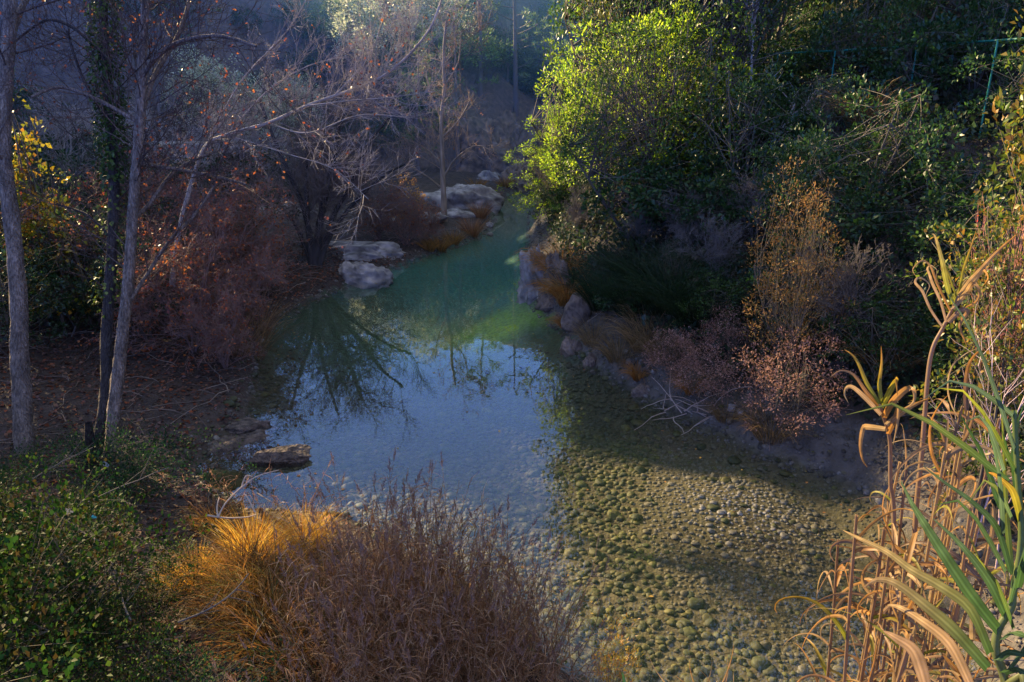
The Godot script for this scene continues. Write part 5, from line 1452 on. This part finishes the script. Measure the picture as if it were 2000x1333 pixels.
func build_canes() -> void:
	var sl := mat("straw_leaf", Color.WHITE, 0.5, 1.0, 0.4)
	var straw := Color(0.38, 0.26, 0.12)
	var amber := Color(0.40, 0.18, 0.035)
	var pink := Color(0.27, 0.175, 0.10)
	var lime := Color(0.24, 0.25, 0.02)
	var green := Color(0.045, 0.095, 0.025)
	var blue := Color(0.075, 0.12, 0.06)
	# tallest cane
	var rel := func(a: Array, t: Node3D) -> Array:
		var o := []
		for q in a:
			o.append(q - t.position)
		return o
	var c1 := thing("cane", "tallest cane, a single tan stem crowned with curled amber leaves", "cane", Vector3(1.89, 2.89, -2.84) * Vector3(1, 0, 1) + Vector3(0, 0.5, 0))
	var b := Bag.new()
	b.tube(curve(([Vector3.ZERO] + rel.call([Vector3(1.89, 2.89, -2.84), Vector3(1.92, 3.6, -3.07), Vector3(1.94, 4.03, -3.21), Vector3(1.96, 4.31, -3.29), Vector3(1.98, 4.64, -3.39), Vector3(2, 4.78, -3.43), Vector3(2.04, 4.87, -3.45), Vector3(2.07, 4.95, -3.46), Vector3(2.1, 5.03, -3.47)], c1)), 4), 0.014, 0.007, 8, pink, pink * 1.1)
	part("stem", b, M.straw_leaf, c1)
	for s in [[[Vector3(2.02, 4.89, -3.42), Vector3(1.96, 4.97, -3.44), Vector3(1.92, 5.05, -3.46), Vector3(1.88, 5.09, -3.46), Vector3(1.88, 5.11, -3.46), Vector3(1.89, 5.12, -3.45), Vector3(1.91, 5.11, -3.43), Vector3(1.92, 5.09, -3.41), Vector3(1.9, 5.06, -3.39), Vector3(1.89, 5.03, -3.37)], 0.022, pink, straw], [[Vector3(2.04, 4.91, -3.43), Vector3(2, 5.01, -3.44), Vector3(1.95, 5.09, -3.44), Vector3(1.92, 5.14, -3.43), Vector3(1.9, 5.17, -3.42), Vector3(1.9, 5.19, -3.4), Vector3(1.9, 5.19, -3.37), Vector3(1.9, 5.18, -3.34), Vector3(1.88, 5.15, -3.3)], 0.024, pink, straw], [[Vector3(2.06, 4.96, -3.45), Vector3(2.03, 5.03, -3.49), Vector3(2.01, 5.09, -3.53), Vector3(1.99, 5.15, -3.56), Vector3(1.96, 5.17, -3.58), Vector3(1.94, 5.15, -3.59), Vector3(1.93, 5.12, -3.6), Vector3(1.95, 5.09, -3.6)], 0.022, amber, straw], [[Vector3(2.07, 4.99, -3.46), Vector3(2.03, 5.1, -3.48), Vector3(2, 5.18, -3.48), Vector3(1.97, 5.26, -3.49), Vector3(1.94, 5.31, -3.48), Vector3(1.92, 5.32, -3.47)], 0.042, lime, pink], [[Vector3(2.09, 5.02, -3.47), Vector3(2.07, 5.12, -3.54), Vector3(2.07, 5.15, -3.58), Vector3(2.08, 5.17, -3.63)], 0.018, lime, amber], [[Vector3(2.1, 5.03, -3.47), Vector3(2.12, 5.13, -3.51), Vector3(2.15, 5.22, -3.54), Vector3(2.17, 5.28, -3.56), Vector3(2.18, 5.32, -3.57)], 0.022, lime, amber], [[Vector3(2.1, 5.03, -3.47), Vector3(2.13, 5.1, -3.46), Vector3(2.15, 5.15, -3.44), Vector3(2.19, 5.22, -3.43), Vector3(2.23, 5.28, -3.42), Vector3(2.24, 5.31, -3.4), Vector3(2.24, 5.34, -3.37)], 0.036, straw, amber], [[Vector3(2.08, 4.99, -3.46), Vector3(2.14, 5.02, -3.51), Vector3(2.21, 5.07, -3.56), Vector3(2.27, 5.11, -3.61), Vector3(2.31, 5.1, -3.64), Vector3(2.34, 5.06, -3.66), Vector3(2.33, 5.01, -3.68)], 0.04, straw, amber], [[Vector3(2.07, 4.97, -3.45), Vector3(2.1, 5.02, -3.45), Vector3(2.11, 5.06, -3.43), Vector3(2.12, 5.1, -3.42), Vector3(2.13, 5.09, -3.39), Vector3(2.12, 5.06, -3.35), Vector3(2.09, 5.04, -3.32), Vector3(2.04, 5.03, -3.29), Vector3(2.01, 5.03, -3.26)], 0.04, straw, amber], [[Vector3(2.05, 4.91, -3.43), Vector3(2.08, 4.95, -3.43), Vector3(2.1, 4.97, -3.43), Vector3(2.12, 4.97, -3.41), Vector3(2.09, 4.94, -3.39), Vector3(2.07, 4.91, -3.37), Vector3(2.07, 4.88, -3.34), Vector3(2.08, 4.85, -3.32), Vector3(2.08, 4.83, -3.3)], 0.04, pink, amber], [[Vector3(2.08, 5, -3.46), Vector3(2.1, 5.04, -3.48), Vector3(2.12, 5.08, -3.49), Vector3(2.14, 5.1, -3.5)], 0.05, lime, straw]]:
		cane_leaf(c1, curve(rel.call(s[0], c1), 3), s[1], s[2], s[3])
	var c2 := thing("cane", "shorter cane left of the tallest one, crowned with curling straw leaves", "cane", Vector3(1.7, 3.14, -2.61) * Vector3(1, 0, 1) + Vector3(0, 0.5, 0))
	b = Bag.new()
	b.tube(curve(([Vector3.ZERO] + rel.call([Vector3(1.75, 3.06, -2.69), Vector3(1.74, 3.69, -2.89), Vector3(1.73, 4.14, -3.03), Vector3(1.71, 4.26, -3.06), Vector3(1.7, 4.43, -3.1), Vector3(1.68, 4.51, -3.11), Vector3(1.65, 4.58, -3.12), Vector3(1.63, 4.63, -3.12)], c2)), 4), 0.012, 0.006, 8, pink, pink)
	part("stem", b, M.straw_leaf, c2)
	for s in [[[Vector3(1.64, 4.58, -3.11), Vector3(1.57, 4.65, -3.11), Vector3(1.5, 4.71, -3.11), Vector3(1.46, 4.72, -3.09), Vector3(1.44, 4.7, -3.06), Vector3(1.45, 4.67, -3.03)], 0.034, pink, straw], [[Vector3(1.64, 4.61, -3.12), Vector3(1.59, 4.66, -3.16), Vector3(1.54, 4.73, -3.21), Vector3(1.49, 4.74, -3.24), Vector3(1.45, 4.7, -3.25)], 0.028, amber, pink], [[Vector3(1.63, 4.63, -3.12), Vector3(1.59, 4.7, -3.18), Vector3(1.56, 4.78, -3.23), Vector3(1.54, 4.81, -3.27), Vector3(1.52, 4.82, -3.3)], 0.03, lime, amber], [[Vector3(1.64, 4.63, -3.12), Vector3(1.63, 4.71, -3.15), Vector3(1.64, 4.8, -3.18), Vector3(1.64, 4.87, -3.21)], 0.032, lime, amber], [[Vector3(1.64, 4.61, -3.12), Vector3(1.67, 4.7, -3.12), Vector3(1.68, 4.75, -3.11), Vector3(1.67, 4.75, -3.09), Vector3(1.66, 4.7, -3.04)], 0.042, lime, amber], [[Vector3(1.65, 4.57, -3.1), Vector3(1.67, 4.65, -3.09), Vector3(1.71, 4.72, -3.07), Vector3(1.72, 4.73, -3.03), Vector3(1.7, 4.7, -2.98), Vector3(1.64, 4.69, -2.93)], 0.05, amber, straw], [[Vector3(1.66, 4.54, -3.09), Vector3(1.71, 4.63, -3.05), Vector3(1.74, 4.69, -3), Vector3(1.75, 4.73, -2.95)], 0.04, straw, amber], [[Vector3(1.66, 4.52, -3.09), Vector3(1.57, 4.54, -3.07), Vector3(1.54, 4.54, -3.05), Vector3(1.52, 4.48, -3.01), Vector3(1.52, 4.43, -2.97), Vector3(1.53, 4.41, -2.94)], 0.04, straw, amber], [[Vector3(1.67, 4.5, -3.08), Vector3(1.69, 4.58, -3.08), Vector3(1.69, 4.64, -3.07), Vector3(1.67, 4.57, -3.02), Vector3(1.64, 4.5, -2.97)], 0.04, amber, straw]]:
		cane_leaf(c2, curve(rel.call(s[0], c2), 3), s[1], s[2], s[3])
	# the green cane in front at the right edge
	var c3 := thing("green_cane", "nearest cane at the right edge with broad grey-green blades", "cane", Vector3(1.63, 3.87, -1.91) * Vector3(1, 0, 1) + Vector3(0, 0.5, 0))
	b = Bag.new()
	b.tube(curve(([Vector3.ZERO] + rel.call([Vector3(1.63, 3.87, -1.91), Vector3(1.61, 4.13, -2), Vector3(1.58, 4.22, -2.03), Vector3(1.59, 4.29, -2.06), Vector3(1.63, 4.36, -2.08), Vector3(1.64, 4.41, -2.1), Vector3(1.66, 4.58, -2.15), Vector3(1.65, 4.77, -2.22), Vector3(1.64, 4.97, -2.29)], c3)), 4), 0.016, 0.008, 8, Color(0.16, 0.17, 0.07), Color(0.12, 0.17, 0.05))
	part("stem", b, M.straw_leaf, c3)
	for s in [[[Vector3(1.59, 4.29, -2.05), Vector3(1.48, 4.42, -2.06), Vector3(1.36, 4.58, -2.07), Vector3(1.28, 4.69, -2.07), Vector3(1.22, 4.77, -2.05), Vector3(1.17, 4.85, -2.04)], 0.062, green, blue], [[Vector3(1.61, 4.34, -2.07), Vector3(1.54, 4.46, -2.08), Vector3(1.43, 4.59, -2.09), Vector3(1.32, 4.69, -2.09)], 0.05, green, blue], [[Vector3(1.5, 4.29, -1.95), Vector3(1.42, 4.44, -1.97), Vector3(1.31, 4.53, -1.96), Vector3(1.2, 4.6, -1.95), Vector3(1.11, 4.67, -1.94), Vector3(1.01, 4.73, -1.92), Vector3(0.95, 4.77, -1.9)], 0.05, green, straw], [[Vector3(1.49, 4.25, -1.93), Vector3(1.37, 4.38, -1.94), Vector3(1.26, 4.48, -1.93), Vector3(1.15, 4.57, -1.92), Vector3(1.07, 4.61, -1.89), Vector3(1.01, 4.61, -1.85)], 0.06, green, pink], [[Vector3(1.19, 4.34, -1.75), Vector3(1.14, 4.46, -1.76), Vector3(1.07, 4.52, -1.75), Vector3(1.02, 4.56, -1.73)], 0.06, pink, pink], [[Vector3(1.63, 4.47, -2.12), Vector3(1.58, 4.61, -2.16), Vector3(1.5, 4.69, -2.19), Vector3(1.41, 4.75, -2.21), Vector3(1.34, 4.8, -2.23)], 0.034, green, blue], [[Vector3(1.67, 4.6, -2.27), Vector3(1.65, 4.65, -2.29), Vector3(1.6, 4.78, -2.33), Vector3(1.56, 4.85, -2.35), Vector3(1.52, 4.92, -2.38)], 0.036, green, green], [[Vector3(1.7, 4.4, -2.2), Vector3(1.68, 4.58, -2.26), Vector3(1.67, 4.76, -2.32), Vector3(1.66, 5.01, -2.41)], 0.032, green, lime], [[Vector3(1.71, 4.67, -2.29), Vector3(1.7, 4.79, -2.33), Vector3(1.72, 4.88, -2.37), Vector3(1.74, 4.95, -2.39)], 0.03, green, green], [[Vector3(1.59, 4.48, -2.02), Vector3(1.55, 4.65, -1.97), Vector3(1.51, 4.76, -1.9)], 0.05, green, green], [[Vector3(1.53, 4.33, -1.96), Vector3(1.51, 4.42, -1.89), Vector3(1.5, 4.47, -1.8)], 0.05, blue, green], [[Vector3(1.52, 4.27, -1.94), Vector3(1.53, 4.33, -1.91), Vector3(1.57, 4.35, -1.86)], 0.05, blue, green], [[Vector3(1.54, 4.23, -1.93), Vector3(1.55, 4.28, -1.89), Vector3(1.57, 4.29, -1.84)], 0.05, green, blue], [[Vector3(1.64, 4.42, -2.1), Vector3(1.66, 4.48, -2.12), Vector3(1.7, 4.52, -2.13)], 0.05, blue, green], [[Vector3(1.38, 4.27, -1.84), Vector3(1.29, 4.42, -1.84), Vector3(1.18, 4.52, -1.82), Vector3(1.09, 4.59, -1.79), Vector3(1.03, 4.63, -1.75)], 0.05, pink, straw], [[Vector3(1.66, 4.63, -2.17), Vector3(1.61, 4.74, -2.17), Vector3(1.54, 4.8, -2.16), Vector3(1.49, 4.83, -2.13)], 0.04, lime, amber], [[Vector3(1.72, 4.72, -2.31), Vector3(1.66, 4.79, -2.28), Vector3(1.6, 4.91, -2.27)], 0.035, green, green]]:
		cane_leaf(c3, curve(rel.call(s[0], c3), 4), s[1], s[2], s[3])
	for k in 11:
		var lean := Vector3(R(-1.0, 0.15), R(0.5, 1.2), R(-0.2, 0.6)).normalized()
		var ll := R(0.4, 0.75)
		var o: Vector3 = pix(1975 + R(-15, 12), R(800, 1330), 2.5) - c3.position
		cane_leaf(c3, PackedVector3Array([o, o + lean * ll * 0.25, o + lean * ll * 0.5 + Vector3.DOWN * 0.01, o + lean * ll * 0.75 + Vector3.DOWN * 0.05, o + lean * ll + Vector3.DOWN * R(0.08, 0.2)]), R(0.024, 0.036), pick([green, blue], 0.8, 1.3), pick([green, blue, lime], 0.8, 1.3))
	# dry canes around them, each with its own curled leaves
	var feet := [[1715, 3.5, 1090, "leftmost dry cane of the clump, half as tall as the tallest"], [1738, 3.2, 1000, "dry cane just right of the leftmost one"], [1760, 3.0, 1020, "dry cane in the front of the clump under the shorter curled cane"], [1790, 3.6, 900, "dry cane behind the tallest stem"], [1820, 3.3, 930, "dry cane with a thick bunch of rolled leaves in mid clump"], [1845, 3.0, 880, "dry cane right of mid clump"], [1870, 3.5, 800, "dry cane with upright amber leaves right of the tallest stem"], [1900, 3.2, 880, "dry cane behind the broad green blades"], [1930, 3.6, 840, "dry cane third from the right edge"], [1960, 3.3, 900, "dry cane next to the right edge"], [1990, 3.5, 830, "dry cane at the very right edge"], [1740, 3.6, 1130, "short dry cane low in the left of the clump"], [1800, 2.9, 1120, "short dry cane low in the middle of the clump"], [1860, 2.9, 1090, "short dry cane low in front of the green cane"], [1735, 3.0, 1200, "lowest dry cane at the bottom left of the clump"], [1910, 2.9, 1040, "short dry cane under the broad green blades"], [1775, 3.3, 1060, "dry cane between the shorter curled cane and the tallest stem"], [1840, 3.5, 1010, "dry cane behind the rolled leaves in mid clump"], [1885, 3.3, 1000, "dry cane low behind the green cane"], [1815, 2.7, 1240, "low dry cane at the bottom of the clump, in its centre"], [1880, 2.8, 1230, "low dry cane at the bottom, left of the green stem"], [1960, 2.9, 1120, "low dry cane at the right edge under the blades"], [1935, 3.5, 960, "dry cane right of the upright amber leaves"]]
	for s in feet:
		var top := pix(s[0] + R(-12, 12), s[2], s[1])
		var foot := Vector3(top.x + R(-0.12, 0.12), 0.4, top.z + R(-0.1, 0.1))
		var t := thing("dry_cane", s[3], "cane", foot)
		var h := top.y - foot.y
		var st := wander(Vector3.ZERO, (top - foot).normalized(), h, 10, 0.025, 0.01)
		b = Bag.new()
		b.tube(st, 0.013, 0.006, 7, pick([straw, pink], 0.7, 1.0), pick([straw, pink], 0.8, 1.1))
		part("stem", b, M.straw_leaf, t)
		for k in 31:
			var f := R(0.25, 1.0) * 9.99
			var i0 := mini(int(f), 9)
			var p := st[i0].lerp(st[i0 + 1], f - i0)
			var an := R(0, TAU)
			var d := Vector3(cos(an) * 0.7, R(0.4, 1.4), sin(an) * 0.7).normalized()
			var l := R(0.2, 0.5)
			var curl := pow(rng.randf(), 1.8)
			var pts := PackedVector3Array([p])
			var axis := d.cross(Vector3.UP).normalized() * (1.0 if rng.randf() < 0.85 else -1.0)
			for j in 14:
				var g := j / 14.0
				d = d.rotated(axis, -(0.05 + 0.55 * curl * pow(g, 1.3)) - 0.04).normalized()
				d = (d + rdir() * 0.07).normalized()
				p += d * l / 14.0
				pts.append(p)
			var ca := pick([straw, amber, pink, pink, Color(0.16, 0.10, 0.06)], 0.6, 1.2) if rng.randf() < 0.86 else lime
			cane_leaf(t, pts, R(0.014, 0.036), ca, pick([straw, amber, pink], 0.8, 1.15), (Vector3(0, 0.4, 1) + rdir() * 0.8).normalized())
	# pale bare twigs among the canes
	var ob := bare(2, [8, 4, 0], Color(0.50, 0.36, 0.33), Color(0.56, 0.42, 0.38))
	ob.wob = 0.2
	ob.rmin = 0.0025
	ob.amax = 45.0
	P.pale_twig = woody(ob, 1.6, 0.007)
	put(P.pale_twig, "bare_twigs", "pale knobbly bare twigs rising right of the tallest cane", "twigs", pix(1905, 1060, 3.9), 0.5, Vector3(0.65, 0.8, 0.65))
	put(P.pale_twig, "bare_twigs", "pale bare twigs by the right edge behind the broad blades", "twigs", pix(1950, 1100, 3.9), 2.5, Vector3(0.6, 0.6, 0.6))
	# small dry plants at the bottom edge
	var bt := thing("dry_cane", "small dry curled cane tips at the bottom edge", "cane", pix(1370, 1420, 4.2))
	b = Bag.new()
	b.tube(PackedVector3Array([Vector3(0, -0.8, 0), Vector3(0.02, -0.3, 0), Vector3(0, 0.12, 0)]), 0.008, 0.004, 6, straw, straw)
	part("stem", b, M.straw_leaf, bt)
	for k in 16:
		var p := Vector3(R(-0.18, 0.18), R(0, 0.12), R(-0.1, 0.1))
		var d := Vector3(R(-0.8, 0.8), R(0.5, 1.1), R(-0.4, 0.4)).normalized()
		var pts := PackedVector3Array([p])
		var axis := rdir()
		for j in 10:
			d = d.rotated(axis, 0.02 + 0.5 * pow(j / 10.0, 1.5) * R(0.2, 1.0))
			p += d * 0.034
			pts.append(p)
		cane_leaf(bt, pts, R(0.01, 0.022), pick([straw, pink], 0.8, 1.2), pick([amber, straw], 0.8, 1.2))

# a point at a given distance ahead of the bridge rail
func pix(x: float, y: float, ahead: float) -> Vector3:
	var a := (x - 1000.0) / 1497.0
	var c := -(y - 666.5) / 1497.0
	return EYE + Vector3(a, c * cos(PITCH) - sin(PITCH), -c * sin(PITCH) - cos(PITCH)) * ahead
